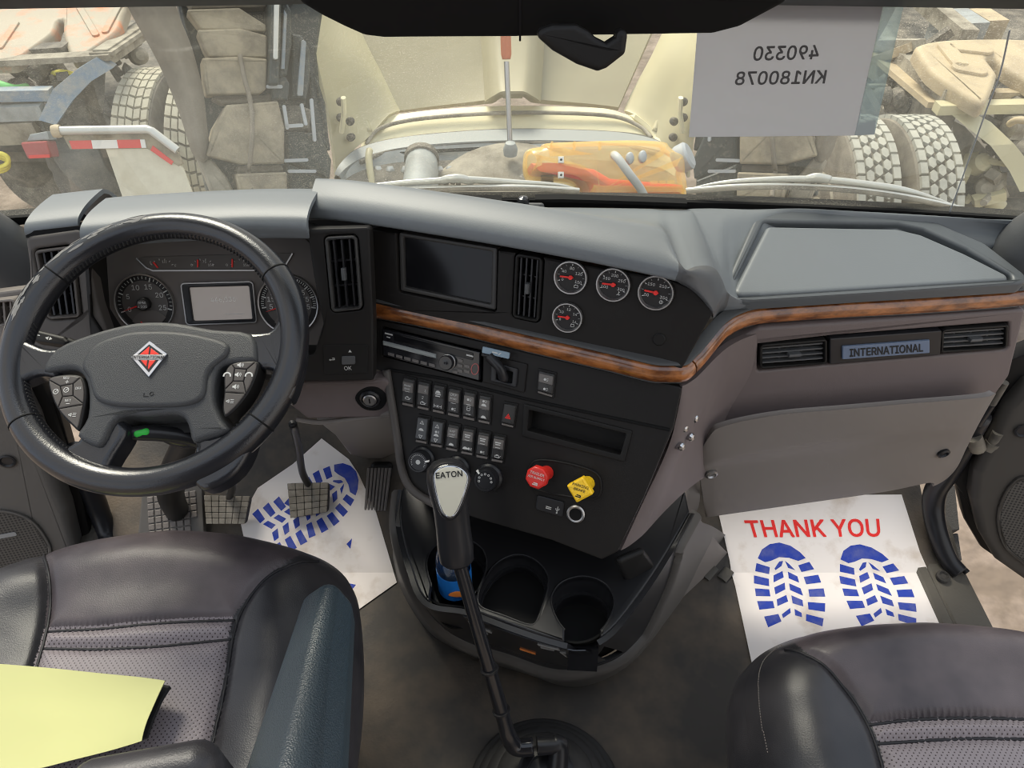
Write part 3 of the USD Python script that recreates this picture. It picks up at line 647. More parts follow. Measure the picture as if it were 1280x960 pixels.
# instrument cluster
T = Thing('instrument_cluster', 'instrument cluster with two round dials and grey screen behind steering wheel', 'instrument cluster')
PK = face(ony(183, 376, 1.085), np.array([0., -1, 0]), 27)
kf = PK.poly([(132, 332), (170, 316), (368, 312), (392, 340), (406, 408), (388, 450), (190, 450), (140, 420)], .012)
T.add('face', PK.m(prism(kf.buffer(.03), -.012, 0, .002)), 'cluster_face')
strip = PK.poly([(172, 323), (182, 321), (366, 316), (357, 331), (350, 337), (192, 337.5), (184, 334)])
T.add('strip_gauge', PK.m(prism(strip, -.001, .0015)), 'dial', label='slim strip of small gauges along the top')
T.add('strip_rim', PK.m(prism(LineString(PK.pts([(172, 323), (184, 334.5), (192, 338), (350, 337.5), (357, 332), (366, 317)])).buffer(.0012), 0, .004)), 'steel', under='strip_gauge')
for a, b in (((198, 334), (193, 328)), ((248, 333), (248, 325)), ((291, 333), (291, 324))):
    T.add('needle', PK.m(prism(LineString(PK.pts([a, b])).buffer(.0013), .002, .004)), 'needle_red', under='strip_gauge')
for cx, s in ((203, 1), (254, 1), (303, 1)):
    g = []
    for k in range(6):
        a = math.radians(160 - k * 28); p = PK.at(cx + 13 * math.cos(a), 334 - 9 * math.sin(a)); q = PK.at(cx + 15 * math.cos(a), 334 - 11 * math.sin(a)); g.append(stroke([p, q], .0011, .0015, .002))
    T.add('scale_marks', PK.m(cat(*g)), 'mark', False, under='strip_gauge')
for cx, cy, s in ((189, 328, 'E'), (206, 327, '1/2'), (220, 332, 'F'), (240, 331, '0'), (256, 327, '75'), (264, 331, '150'), (284, 331, '0'), (306, 326, '75'), (308, 331, '150')):
    T.add('numeral', PK.m(shift(text(s, .0042, .0004), *PK.at(cx, cy), .0015)), 'mark', False, under='strip_gauge')
def dial(cx, cy, r, nums, ang, needle, hub, low):
    F = PK.moved(*PK.at(cx, cy)); R = np.linalg.norm(PK.at(cx + r, cy) - PK.at(cx, cy))
    nm = T.add('dial', F.m(lathe([(0, -.002), (R * .98, -.002), (R * .98, .0015), (R * .80, .0015), (R * .78, .001), (0, .001)], 44)), 'dial_dark')
    T.add('dial_centre', F.m(prism(circ(0, 0, R * .77, 40), .0005, .002)), 'dial', under=nm)
    T.add('rim', F.m(lathe([(R * .96, .0), (R * .96, .006), (R * 1.0, .007), (R * 1.02, .0)], 44)), 'steel', under=nm)
    n = 5 * (len(nums) - 1)
    for k in range(n + 1):
        a = math.radians(ang[0] + (ang[1] - ang[0]) * k / n); b = .82 if k % 5 else .76
        T.add('tick', F.m(stroke([(R * b * math.cos(a), R * b * math.sin(a)), (R * .91 * math.cos(a), R * .91 * math.sin(a))], .001 if k % 5 else .0022, .0016, .0024)), 'mark', False, under=nm)
    for k, s in enumerate(nums):
        a = math.radians(ang[0] + (ang[1] - ang[0]) * k / (len(nums) - 1)); T.add('numeral', F.m(shift(text(s, R * .165, .0005), R * .59 * math.cos(a), R * .59 * math.sin(a), .002)), 'mark', False, under=nm)
    a = math.radians(needle); T.add('needle', F.m(prism(Polygon([(R * .15 * math.cos(a) - .002 * math.sin(a), R * .15 * math.sin(a) + .002 * math.cos(a)), (R * .8 * math.cos(a), R * .8 * math.sin(a)), (R * .15 * math.cos(a) + .002 * math.sin(a), R * .15 * math.sin(a) - .002 * math.cos(a))]), .004, .006)), 'needle_red', False, under=nm)
    T.add('hub', F.m(lathe([(R * .22, .0), (R * .22, .011), (R * .19, .013), (0, .013)], 24)), 'black', under=nm); T.add('hub_cap', F.m(prism(circ(0, 0, R * .165, 24), .012, .0138)), 'dial', under=nm)
    for j, s in enumerate(hub): T.add('hub_text', F.m(shift(text(s, R * .085, .0004), 0, R * (.06 - .13 * j), .0138)), 'mark', False, under=nm)
    if low:
        T.add('sub_gauge', F.m(prism(circ(0, 0, R * .80, 40).intersection(circ(.0 + R * .12, -R * .95, R * .72, 40)), .002, .0034)), 'cluster_face', under=nm)
        T.add('sub_needle', F.m(stroke([(-R * .1, -R * .78), (-R * .22, -R * .62)], .002, .0034, .0044)), 'needle_red', False, under=nm)
dial(182, 379, 37, ['0', '5', '10', '15', '20', '25'], (200, -14), 199, ['RPM', 'x 100'], True)
dial(361, 380, 37.5, ['5', '15', '25', '35', '45', '55', '65', '75', '85'], (188, -8), 198, ['MPH'], True)
Q = quad(PK, [(228, 354), (317, 351.5), (322, 402), (235, 405)]); o = qpoly(Q, 0, 0, 1, 1, .006); i = qpoly(Q, .10, .10, .94, .92, .003)
nm = T.add('screen', PK.m(prism(i.buffer(.001), .0004, .0016)), 'lcd', label='lit pale grey screen showing mileage')
T.add('bezel', PK.m(prism(o.difference(i), .0004, .006, .002)), 'black_satin', under=nm); T.add('bezel_rim', PK.m(prism(o.buffer(.0012).difference(o.buffer(-.0008)), 0, .0068)), 'steel', under=nm)
F_ = onquad(PK, Q, .55, .42, .0017); T.add('digits', F_.m(text('446,035', .0085, .0003)), 'tape_white', False, under=nm)
T.add('status_line', F_.m(stroke([(.0, -.028), (.035, -.028)], .0008, 0, .0003)), 'mark', False, under=nm)
T.done()

# menu buttons on the fascia
T = Thing('menu_buttons', 'black menu button pad marked OK beside the steering wheel', 'button pad')
Q = quad(PF, [(404, 431), (460, 430), (460, 466), (405, 468)]); T.add('pad', PF.m(prism(qpoly(Q, 0, 0, 1, 1, .004), .0006, .002, .001)), 'black')
T.add('button', PF.m(prism(qpoly(Q, .42, .38, .72, .66, .002), .002, .005, .001)), 'dash_grey')
F_ = onquad(PF, Q, .55, .80, .002); T.add('lettering', F_.m(text('OK', .007, .0004)), 'mark', False)
F_ = onquad(PF, Q, .6, .22, .002); T.add('arrow', F_.m(prism(Polygon([(-.003, -.002), (.003, -.002), (0, .0025)]), 0, .0004)), 'mark', False)
F_ = onquad(PF, Q, .20, .5, .002); T.add('arrow', F_.m(cat(stroke([(-.004, 0), (.004, 0), (.004, .003), (0, .003)], .001), prism(Polygon([(-.0055, 0), (-.003, .002), (-.003, -.002)]), 0, .0004))), 'mark', False)
T.done()

# ignition lock
T = Thing('ignition_lock', 'round metal ignition key lock in the mauve panel', 'ignition lock')
T.add('recess', PD.m(prism(PD.poly(dense([(444, 497), (455, 485), (472, 484), (484, 496), (476, 511), (456, 511)], 6).tolist()), .0005, .0015, .0006)), 'void')
F_ = PD.moved(*PD.at(463, 497)); T.add('ring', F_.m(lathe([(.0, .001), (.019, .001), (.019, .006), (.0155, .009), (.0125, .006), (0, .006)], 32)), 'black_satin')
T.add('cylinder', F_.m(lathe([(.0125, .004), (.0125, .009), (.0105, .0105), (0, .0105)], 28)), 'steel'); T.add('key_slot', F_.m(prism(rect(0, 0, .0022, .011, .0005), .0105, .0112)), 'void'); T.done()

# radio
T = Thing('radio', 'black car radio with glossy display and round knob under wood strip', 'radio')
Q = quad(PL, [(479, 410), (602, 440), (601, 476), (480, 444)], .0)
T.add('face', PL.m(prism(qpoly(Q, .005, .01, .995, .99, .002), -.012, .006, .002)), 'black_gloss')
T.add('display', PL.m(prism(qpoly(Q, .13, .08, .93, .34, .002), .006, .0075, .001)), 'screen'); T.add('metal_strip', PL.m(prism(qpoly(Q, .01, .44, .56, .60, .001), .006, .009, .002)), 'grey_steel', label='metallic strip')
for k in range(6): T.add('preset_button', PL.m(prism(qpoly(Q, .06 + k * .085, .82, .125 + k * .085, .93, .0008), .006, .0082, .0008)), 'switch_cap')
F_ = onquad(PL, Q, .68, .62, .006); T.add('knob', F_.m(lathe([(.0135, 0), (.0135, .012), (.012, .0145), (.004, .0145), (0, .013)], 32)), 'black_gloss'); T.add('knob_ring', F_.m(lathe([(.0145, 0), (.0145, .003), (.0128, .004), (.0128, 0)], 32)), 'steel')
for k, (s, t) in enumerate(((.80, .46), (.80, .64), (.80, .82), (.87, .60), (.87, .78), (.75, .90))): T.add('button', PL.m(prism(qpoly(Q, s - .025, t - .06, s + .03, t + .05, .001), .006, .0085, .001)), 'switch_cap')
T.add('light_ring', PL.m(prism(Polygon(Q(.95, .62) + np.array([(.0075 * math.cos(a), .0105 * math.sin(a)) for a in np.linspace(0, 6.28, 20)])).difference(Polygon(Q(.95, .62) + np.array([(.006 * math.cos(a), .009 * math.sin(a)) for a in np.linspace(0, 6.28, 20)]))), .006, .0072)), 'lamp_red')
F_ = onquad(PL, Q, .07, .19, .006); T.add('lettering', F_.m(cat(stroke([(-.008, .002), (.008, .002)], .0026), stroke([(-.003, -.004), (.004, -.004)], .002))), 'mark', False)
F_ = onquad(PL, Q, .90, .20, .0075); T.add('lettering', F_.m(stroke([(-.007, 0), (.006, 0)], .0026)), 'mark', False)
T.done()

# clip with a blue label
T = Thing('microphone_clip', 'black microphone clip with small blue grey label right of radio', 'clip')
Q = quad(PL, [(605, 441), (660, 455), (656, 491), (604, 477)])
T.add('plate', PL.m(prism(qpoly(Q, 0, 0, 1, 1, .003).difference(qpoly(Q, .22, .25, .80, .86, .004)), .0006, .004, .002)), 'dash_black'); T.add('socket', PL.m(prism(qpoly(Q, .20, .22, .82, .88, .004).difference(qpoly(Q, .34, .38, .70, .78, .002)), .0006, .008, .002)), 'black_satin'); T.add('opening', PL.m(prism(qpoly(Q, .33, .36, .71, .80), .0006, .0012)), 'void')
QH = quad(PL, [(603, 433), (637, 441), (636, 449), (602, 441)], .024)
T.add('label', PL.m(prism(qpoly(QH, 0, 0, 1, 1, .002), .020, .024, .001)), 'label_blue', label='blue grey label'); F_ = onquad(PL, QH, .5, .5, .0242); T.add('label_mark', F_.m(cat(stroke([(-.006, 0), (.004, .0)], .002), stroke([(.006, -.002), (.010, .002)], .0015))), 'mark', False)
T.add('hook', cat(tube([PL.w([*Q(.2, .0), .02])[0], PL.w([*Q(.45, .3), .022])[0], PL.w([*Q(.52, .62), .014])[0], PL.w([*Q(.52, .72), .013])[0]], [.010, .008, .009, .008], 12, smooth=5), PL.m(prism(qpoly(Q, .0, -.06, .42, .08, .003), .001, .02, .003))), 'black_satin'); T.done()

# rocker switches
def rocker(q, label, marks, cap=(.14, .50), upper='switch_cap', plain=False):
    T = Thing('rocker_switch', label, 'switch', 'rocker switches on the centre stack'); Q = quad(PL, q)
    T.add('body', PL.m(prism(qpoly(Q, -.05, -.06, 1.06, 1.08, .001), .0006, .003, .001)), 'black')
    T.add('rocker', PL.m(prism(qpoly(Q, .03, .02, .97, .90, .002), .002, .009, .003)), 'switch')
    if not plain: T.add('cap', PL.m(prism(qpoly(Q, .08, cap[0], .92, cap[1], .0012), .008, .0115, .0015)), upper, label='paler upper half')
    T.add('light_bar', PL.m(prism(qpoly(Q, .06, .955, .94, 1.045, .0008), .002, .0055, .001)), 'grey_panel')
    for what, s, t in marks:
        F = onquad(PL, Q, s, t, .0116 if cap[0] < t < cap[1] and not plain else .0092)
        if what == 'tri': g = [prism(Polygon([(-.0042, -.003), (.0042, -.003), (0, .004)]).difference(Polygon([(-.0026, -.0021), (.0026, -.0021), (0, .0022)])), 0, .0004)]
        elif what == 'dtri': g = [prism(Polygon([(-.0042, .003), (.0042, .003), (0, -.004)]).difference(Polygon([(-.0026, .0021), (.0026, .0021), (0, -.0022)])), 0, .0004)]
        elif what == 'engine': g = [prism(rect(0, 0, .008, .0045, .001).difference(rect(0, 0, .0062, .0028, .0006)), 0, .0004), stroke([(-.002, .003), (.002, .003)], .001), stroke([(.004, -.002), (.007, .002)], .001)]
        elif what == 'lamp': g = [prism(circ(-.001, 0, .0022, 14), 0, .0004)] + [stroke([(.002, -.002 + .002 * k), (.005, -.002 + .002 * k)], .0006) for k in range(3)]
        elif what == 'axle': g = [stroke([(-.007, -.003), (-.007, .003)], .001), stroke([(-.007, 0), (-.003, 0)], .001), stroke([(-.002, -.002), (.002, .002)], .001), stroke([(-.002, .002), (.002, -.002)], .001), stroke([(.003, 0), (.007, 0)], .001), stroke([(.007, -.003), (.007, .003)], .001)]
        elif what == 'car': g = [prism(Polygon([(-.005, -.002), (.005, -.002), (.0035, .001), (.001, .0025), (-.002, .0025), (-.004, .001)]), 0, .0004)]
        elif what == 'door': g = [prism(rect(0, 0, .007, .009, .002).difference(rect(0, 0, .0052, .0072, .0014)), 0, .0004), stroke([(-.003, 0), (.003, 0)], .0008)]
        elif what == 'line': g = [stroke([(-.0045, 0), (.0045, 0)], .0009)]
        elif what == 'words': g = [stroke([(-.0055, .0018), (.0055, .0018)], .0018), stroke([(-.0045, -.0018), (.0045, -.0018)], .0018)]
        elif what == 'haz': g = [prism(Polygon([(-.0055, -.0045), (.0055, -.0045), (0, .005)]).difference(Polygon([(-.0032, -.0032), (.0032, -.0032), (0, .0025)])), 0, .0005), prism(Polygon([(-.002, -.0026), (.002, -.0026), (0, .0010)]), 0, .0005)]
        else:
            g = [text(what, .0032 if len(what) > 3 else .0048, .0004, squeeze=.82 if len(what) > 4 else 1)]
        T.add('symbol' if what in ('tri', 'dtri', 'engine', 'lamp', 'axle', 'car', 'door', 'line', 'haz') else 'lettering', F.m(cat(*g)), 'needle_red' if what == 'haz' else 'mark', False)
    T.done()
r1 = [(505.6, 470.6), (520.4, 474), (518.4, 507), (503.2, 503.6)]; r2 = [(524, 519), (538.4, 522), (535.2, 553), (520, 550)]
L1 = [('first rocker switch of the upper row, by the key lock, engine symbol', [('ENGINE', .5, .26), ('BRAKE', .5, .38), ('line', .5, .48), ('engine', .5, .74)]),
      ('second rocker switch of the upper row, marked 1 and 2', [('1', .72, .3), ('2', .5, .58), ('engine', .5, .80)]),
      ('third rocker switch of the upper row, with axle symbol', [('car', .5, .24), ('words', .5, .36), ('axle', .5, .78)]),
      ('fourth rocker switch of the upper row, marked OFF ROAD', [('OFF', .5, .22), ('ROAD', .5, .36), ('line', .5, .54), ('lamp', .5, .76)]),
      ('fifth rocker switch of the upper row, with door shaped symbol', [('lamp', .5, .27), ('line', .5, .45), ('door', .5, .60), ('line', .5, .82)]),
      ('sixth and last rocker switch of the upper row, nearest hazard switch', [('lamp', .5, .2), ('car', .5, .34), ('line', .5, .50), ('car', .5, .80)])]
L2 = [('first rocker switch of the lower row, with up and down triangles', [('tri', .5, .20), ('car', .5, .48), ('dtri', .5, .76)]),
      ('second rocker switch of the lower row, with up and down triangles', [('tri', .5, .20), ('lamp', .5, .42), ('car', .5, .55), ('dtri', .5, .76)]),
      ('third rocker switch of the lower row, truck symbol below pale cap', [('SUSP', .5, .24), ('DUMP', .5, .37), ('line', .5, .46), ('car', .5, .78)]),
      ('fourth rocker switch of the lower row', [('words', .5, .28), ('line', .5, .44), ('car', .4, .78), ('lamp', .72, .78)]),
      ('fifth rocker switch of the lower row, with lamp symbol', [('words', .5, .28), ('line', .5, .44), ('lamp', .5, .78)]),
      ('sixth and last rocker switch of the lower row', [('words', .5, .28), ('line', .5, .44), ('engine', .5, .80)])]
for k in range(6): rocker([(x + 19.0 * k, y + 4.3 * k) for x, y in r1], *L1[k], cap=((.14, .50) if k not in (1, 2) else (.12, .44)), upper='switch_cap' if k not in (2,) else 'switch')
for k in range(6): rocker([(x + 18.9 * k, y + 4.75 * k) for x, y in r2], *L2[k], cap=((.12, .50) if k > 1 else (.04, .86)), upper='switch_cap' if k > 1 else 'dash_grey')
rocker([(631, 503), (647, 506), (643, 533), (627, 529)], 'black hazard switch with red triangle right of the switch rows', [('haz', .5, .55)], plain=True)
rocker([(674, 462), (695, 467), (692, 495), (672, 489)], 'lone rocker switch right of the microphone clip', [('lamp', .5, .32), ('lamp', .5, .76)], cap=(.10, .50))

# climate knobs
def climate(px, py, r, label, marks):
    T = Thing('control_knob', label, 'knob', 'climate knobs below the switches'); h = .026; R = r * .00138; F = PL.moved(*PL.at(px, py, h))
    T.add('collar', F.m(lathe([(R * 1.25, .0006), (R * 1.22, .006), (R * 1.05, .009)], 36)), 'black_satin')
    T.add('grip', F.m(lathe([(R * 1.04, .001), (R * 1.0, h - .004), (R * .92, h), (R * .80, h), (R * .78, h - .002), (0, h - .002)], 36)), 'black_satin')
    g = []
    for k in range(18 if marks == 'arc' else 0):
        a = math.radians(215 - k * 240 / 17); g.append(stroke([(R * .62 * math.cos(a), R * .62 * math.sin(a)), (R * .74 * math.cos(a), R * .74 * math.sin(a))], .0009, h - .002, h - .0014))
    if marks == 'arc': g.append(prism(circ(0, 0, R * .22, 18), h - .002, h - .0014))
    else:
        for k in range(7):
            a = math.radians(200 - k * 200 / 6); g.append(shift(prism(circ(0, 0, R * .10, 10).difference(circ(0, 0, R * .055, 10)), h - .002, h - .0014), R * .55 * math.cos(a), R * .55 * math.sin(a)))
    T.add('marking', F.m(cat(*g)), 'mark', False)
    a = math.radians(20 if marks == 'arc' else 140); T.add('pointer', F.m(shift(prism(rect(R * .93, 0, R * .36, .003, .0005), h - .004, h + .0012), 0, 0, 0, math.degrees(a))), 'tape_white', False)
    T.done()
climate(522, 578, 14.5, 'black climate knob with arc of marks, left of gear knob', 'arc')
climate(566, 590, 14.5, 'middle black climate knob hidden behind the gear knob', 'dots')
climate(606, 601, 15.5, 'black climate knob with ring of symbols, right of gear knob', 'dots')

# air brake knobs on their plate
T = Thing('valve_plate', 'black rounded plate behind the red and yellow pull knobs', 'plate'); T.add('plate', PL.m(prism(PL.poly(dense([(662, 592), (669, 576), (700, 577), (740, 588), (751, 602), (745, 622), (705, 619), (667, 609)], 5).tolist()), .0006, .004, .002)), 'black'); T.add('rim', PL.m(tube(np.hstack([PL.pts(dense([(662, 592), (669, 576), (700, 577), (740, 588), (751, 602), (745, 622), (705, 619), (667, 609)], 6)), np.full((48, 1), .003)]), .0022, 8, closed=True)), 'dash_black', True); T.done()
def pull(px, py, poly, m, label, words, seat):
    T = Thing('brake_knob', label, 'knob', 'air brake pull knobs'); h = .05; tilt = unit(PL.N * .93 + np.array([-.10, -.1, .1])); F = Fr(PL.w([*PL.at(px, py, h), h])[0], tilt)
    base = PL.w([*PL.at(*seat), .004])[0]
    T.add('stem', tube([base, F.w([0, 0, -.004])[0]], [.013, .011], 16), m); T.add('head', F.m(prism(poly, -.010, .004, .004, 3)), m, 40)
    for k, (s, hh) in enumerate(words): T.add('lettering', F.m(shift(text(s, hh, .0003), 0, .008 - k * .0075, .004)), 'mark' if m == 'red_knob' else 'mark_black', False)
    T.add('symbol', F.m(prism(LineString([(-.004, -.012), (.004, -.012), (.004, -.009), (-.002, -.009)]).buffer(.0009), .004, .0043)), 'mark' if m == 'red_knob' else 'mark_black', False)
    T.done()
oct_ = Polygon([(.0205 * math.cos(a), .0205 * math.sin(a)) for a in np.arange(8) * math.pi / 4 + .39])
pull(671, 597, oct_, 'red_knob', 'red eight sided pull knob with stem beside the yellow one', [('TRAILER', .0045), ('AIR SUPPLY', .0038)], (684, 590))
pull(725, 612, rnd(Polygon([(.024, 0), (0, .024), (-.024, 0), (0, -.024)]), .003), 'yellow_knob', 'yellow diamond shaped pull knob marked PARKING BRAKE', [('PARKING', .0047), ('BRAKE', .0047)], (735, 603))

# usb panel and power socket
T = Thing('usb_panel', 'small black panel with USB socket symbol under red knob', 'socket panel'); Q = quad(PL, [(672, 618), (706, 627), (704, 646), (670, 636)])
T.add('panel', PL.m(prism(qpoly(Q, 0, 0, 1, 1, .004), .0006, .004, .002)), 'black_satin'); F_ = onquad(PL, Q, .48, .62, .004); T.add('symbol', F_.m(cat(stroke([(-.006, .001), (.004, .001)], .0015), stroke([(-.006, -.002), (.004, -.002)], .0015))), 'mark', False)
F_ = onquad(PL, Q, .78, .60, .004); T.add('symbol', F_.m(cat(stroke([(0, -.006), (0, .006)], .0012), stroke([(0, -.002), (.003, .001), (.003, .003)], .001), stroke([(0, -.003), (-.003, 0), (-.003, .002)], .001), prism(circ(0, -.006, .0016, 10), 0, .0004))), 'mark', False); T.done()
T = Thing('power_socket', 'round power socket with metal ring below the yellow knob', 'socket'); F_ = PL.moved(*PL.at(720, 642))
T.add('ring', F_.m(lathe([(.0155, .0006), (.0165, .004), (.014, .006), (.0115, .005), (.0115, .0008)], 32)), 'steel'); T.add('barrel', F_.m(lathe([(.0117, .004), (.0113, .0015), (0, .0015)], 28)), 'void'); T.done()
# ================================================================== CENTRE CONSOLE WITH CUP HOLDERS
ZT = .35
T = Thing('centre_console', 'black floor console with three cup holders and grey sides', 'console')
def plan(L, z=ZT): return np.array([onz(x, y, z)[:2] for x, y in L])
top = dense([(503, 612), (500, 652), (513, 706), (534, 750), (585, 761), (640, 781), (692, 798), (728, 804), (762, 788), (802, 738), (836, 686), (862, 640)], 6, False)
topP = plan(top); back = np.array([[topP[-1][0] + .0, .965], [.1, .975], [-.12, .985], [topP[0][0] - .0, .975]])
tp = Polygon(np.vstack([topP, back])).buffer(0)
cupA = Polygon(plan(dense([(534, 705), (545, 682), (572, 672), (600, 684), (607, 708), (592, 742), (566, 752), (545, 740)], 5)))
cupB = Polygon(plan(dense([(598, 745), (606, 724), (622, 704), (645, 694), (668, 700), (684, 720), (681, 745), (671, 774), (660, 779), (630, 768), (603, 758)], 5)))
cupC = Polygon(plan(dense([(690, 752), (702, 729), (730, 721), (757, 731), (767, 755), (752, 785), (728, 794), (704, 783)], 5)))
slotC = Polygon(plan([(707, 770), (751, 772), (749, 850), (703, 848)]))
slotA = Polygon(plan([(541, 722), (592, 745), (556, 800), (532, 780)]))
plate = tp.difference(unary_union([cupA, cupB, cupC, slotC.intersection(tp.buffer(.03)), slotA.intersection(tp.buffer(.03))]))
T.add('tray', prism(rnd(plate, .002), ZT - .012, ZT, .004, 3), 'black_satin', 40)
for c, dz in ((cupA, .10), (cupB, .06), (cupC, .10)):
    nm = T.add('cup_holder', prism(c.buffer(.003).difference(c).difference(slotC if c is cupC else slotA if c is cupA else Polygon()), ZT - dz, ZT - .001), 'black_satin', 40)
    T.add('bottom', prism(c.buffer(.002), ZT - dz - .004, ZT - dz), 'black', under=nm)
    T.add('step_ring', prism(c.buffer(.001).difference(c.buffer(-.006)), ZT - dz * .62, ZT - dz * .55), 'black_satin', under=nm)
# apron below the tray running down to the floor, and the grey outer shell
outb = dense([(497, 700), (512, 745), (546, 790), (600, 817), (660, 836), (720, 852), (782, 826), (835, 762), (878, 700), (905, 668)], 6, False)
botP = np.array([onz(x, y, .0) for x, y in outb])
k_ = np.linspace(0, 1, 90)
def resample(P, n):
    P = np.asarray(P, float); d = np.r_[0, np.cumsum(np.linalg.norm(np.diff(P, axis=0), axis=1))]; return np.stack([np.interp(np.linspace(0, d[-1], n), d, P[:, k]) for k in range(P.shape[1])], 1)
A_ = resample(np.hstack([topP, np.full((len(topP), 1), ZT)]), 90); B_ = resample(botP, 90)
C_ = (A_ + B_) / 2
nrm = np.gradient(A_, axis=0); nrm = np.stack([nrm[:, 1], -nrm[:, 0], 0 * nrm[:, 0]], 1); nrm /= np.linalg.norm(nrm, axis=1, keepdims=True)
uu = np.linspace(0, 1, 90); rt = (.04 + .62 * np.clip(np.minimum((uu - .10) / .22, (.90 - uu) / .22), 0, 1) ** .8)[:, None]
RM = A_ * (1 - rt) + B_ * rt
AM = A_ * (1 - rt * .5) + B_ * rt * .5
apx = np.array([(p[0] - onz(729, 800, ZT)[0]) for p in A_]); gap_ = np.where(np.abs(apx) < .034)[0]; ga, gb = gap_.min(), gap_.max() + 1
for ks in (slice(0, ga + 1), slice(gb - 1, 90)): T.add('apron', shell(fine(np.array([A_[ks] + [0, 0, -.004], AM[ks], RM[ks]]), 12, 70), .01), 'black_satin', 50)
T.add('apron_sill', shell(np.array([(RM * .75 + AM * .25)[ga:gb], RM[ga:gb]]), .01), 'black_satin', 50)
T.add('shell', shell(fine(np.array([RM + nrm * .0, RM + nrm * .010, RM + nrm * .012 + [0, 0, -.012], RM * .5 + B_ * .5 + nrm * .004, B_]), 20, 120), .012), 'grey_dark', 50)
T.add('inner_wall', shell(np.array([A_ - nrm * .014 + [0, 0, -.02], RM - nrm * .014]), .004), 'void')
# warning label plate on the apron
def apron(u, t, h): 
    k = u * 89; i = int(k); f = k - i; i2 = min(i + 1, 89); S_ = lambda j: A_[j] * (1 - t) + B_[j] * t + nrm[j] * h
    return S_(i) * (1 - f) + S_(i2) * f
def apron_patch(u0, u1, t0, t1, h, n=14): return shell(np.array([[apron(u, t, h) for t in np.linspace(t0, t1, 5)] for u in np.linspace(u0, u1, n)]), .002)
T.add('label_plate', apron_patch(.36, .60, .04, .50, .013), 'black_gloss')
for u0, u1, t0, t1, m in ((.405, .435, .10, .125, 'mark_dim'), (.405, .445, .17, .205, 'mark_dim'), (.405, .43, .25, .27, 'mark_dim'), (.55, .59, .08, .11, 'mark_dim'), (.55, .575, .14, .155, 'mark_dim'), (.49, .52, .33, .35, 'orange_fish'), (.585, .588, .16, .30, 'mark_dim'), (.585, .596, .16, .175, 'mark_dim')):
    T.add('warning_text', apron_patch(u0 - .04, u1 - .04, t0 * .95, t1 * .95, .0152, 5), m, False)
# glossy flap in the right hand slot
fp = np.array([onz(711, 806, .30), onz(748, 808, .30), onz(746, 836, .22), onz(709, 834, .22)])
T.add('slot_flap', cat(shell(np.array([[fp[0], fp[1]], [fp[3], fp[2]]]), .006)), 'black_gloss', 30)
# grey side wall of the tunnel on the passenger side
sw = g3([[(852, 610, .345), (860, 592, .345), (868, 578, .34)], [(838, 655, .30), (855, 632, .30), (870, 632, .29)], [(822, 720, .16), (856, 690, .14), (888, 668, .13)], [(802, 790, .0), (850, 742, .0), (908, 690, .0)]])
T.add('side_wall', shell(fine(sw, 24, 24), .012), 'grey_panel', 50)
bk = np.vstack([PL.w([*PL.at(*p), -.075])[0] for p in ((505, 600), (640, 655), (765, 688))])
T.add('back_wall', shell(np.array([bk + [0, .03, 0], np.array([[-.20, .98, ZT], [.02, .97, ZT], [.26, .95, ZT]])]), .01), 'void')
T.add('corner_post', hull([onz(775, 700, .44), onz(800, 690, .44), onz(785, 720, ZT), onz(812, 706, ZT)], .008), 'black', 40)
T.done()

# water bottle in the left holder
T = Thing('water_bottle', 'clear water bottle with blue label in the left cup holder', 'bottle')
c = np.array([*np.array(cupA.centroid.coords[0]), ZT - .098]); c[:2] = onz(566, 700, .40)[:2]
T.add('body', lathe([(.028, .001), (.032, .006), (.033, .02), (.031, .03), (.033, .04), (.033, .14), (.033, .155), (.030, .175), (.020, .20), (.013, .212), (.013, .222)], 32, O=c), 'clear_plastic', 60)
T.add('water', lathe([(.0, .004), (.028, .005), (.031, .02), (.031, .135), (0, .136)], 28, O=c), 'clear_plastic', 40)
T.add('label', lathe([(.0335, .055), (.0338, .056), (.0338, .125), (.0335, .126)], 32, O=c), 'bottle_blue', 40, label='blue label with an orange splash')
FB = Fr(c + np.array([.004, -.0342, .085]), (0, -1, .05)); T.add('label_print', FB.m(prism(Polygon(dense([(-.014, -.004), (-.002, .006), (.016, .006), (.010, -.002), (.016, -.010), (-.004, -.010)], 4)), -.0005, .0008)), 'orange_fish')
T.add('cap', lathe([(.0, .236), (.0145, .236), (.015, .222), (.015, .218), (0, .218)], 24, O=c), 'tape_white', 40)
T.done()

# ================================================================== GEAR LEVER AND BOOT
T = Thing('gear_lever', 'black gear lever with pale badge on its knob, rising from rubber boot', 'gear lever')
bc = np.array([.064, .475, 0]); 
T.add('boot', lathe([(.155, .0), (.152, .022), (.146, .028), (.138, .030), (.134, .048), (.126, .056), (.119, .058), (.114, .078), (.104, .088), (.096, .090), (.088, .106), (.068, .118), (.048, .122), (.0, .124)], 48, O=bc + [0, 0, .0005], sx=1.0, sy=.95), 'rubber', 40)
T.add('boot_collar', lathe([(.052, .118), (.055, .128), (.048, .133), (.036, .134), (.034, .128)], 32, O=bc), 'black_satin', 40)
E0, E1, K0, K1 = onz(692, 931, .165), onz(640, 935, .17), onz(570, 690, .55), onz(561, 612, .655)
T.add('stub', tube([bc + [.02, .0, .12], E0 + [.01, 0, -.005], E0, E0 * .6 + E1 * .4], [.020, .018, .0165, .0165], 16, smooth=4), 'black_satin', 40)
dirL = unit(K0 - E1)
T.add('shaft', tube([E0 * .5 + E1 * .5, E1 + [.008, .002, 0], E1 + dirL * .03, E1 + dirL * .07, E1 * .5 + K0 * .5, K0, K0 + dirL * .03], [.0165, .0165, .0155, .0135, .0125, .0115, .0115], 18, smooth=6), 'black_gloss', True)
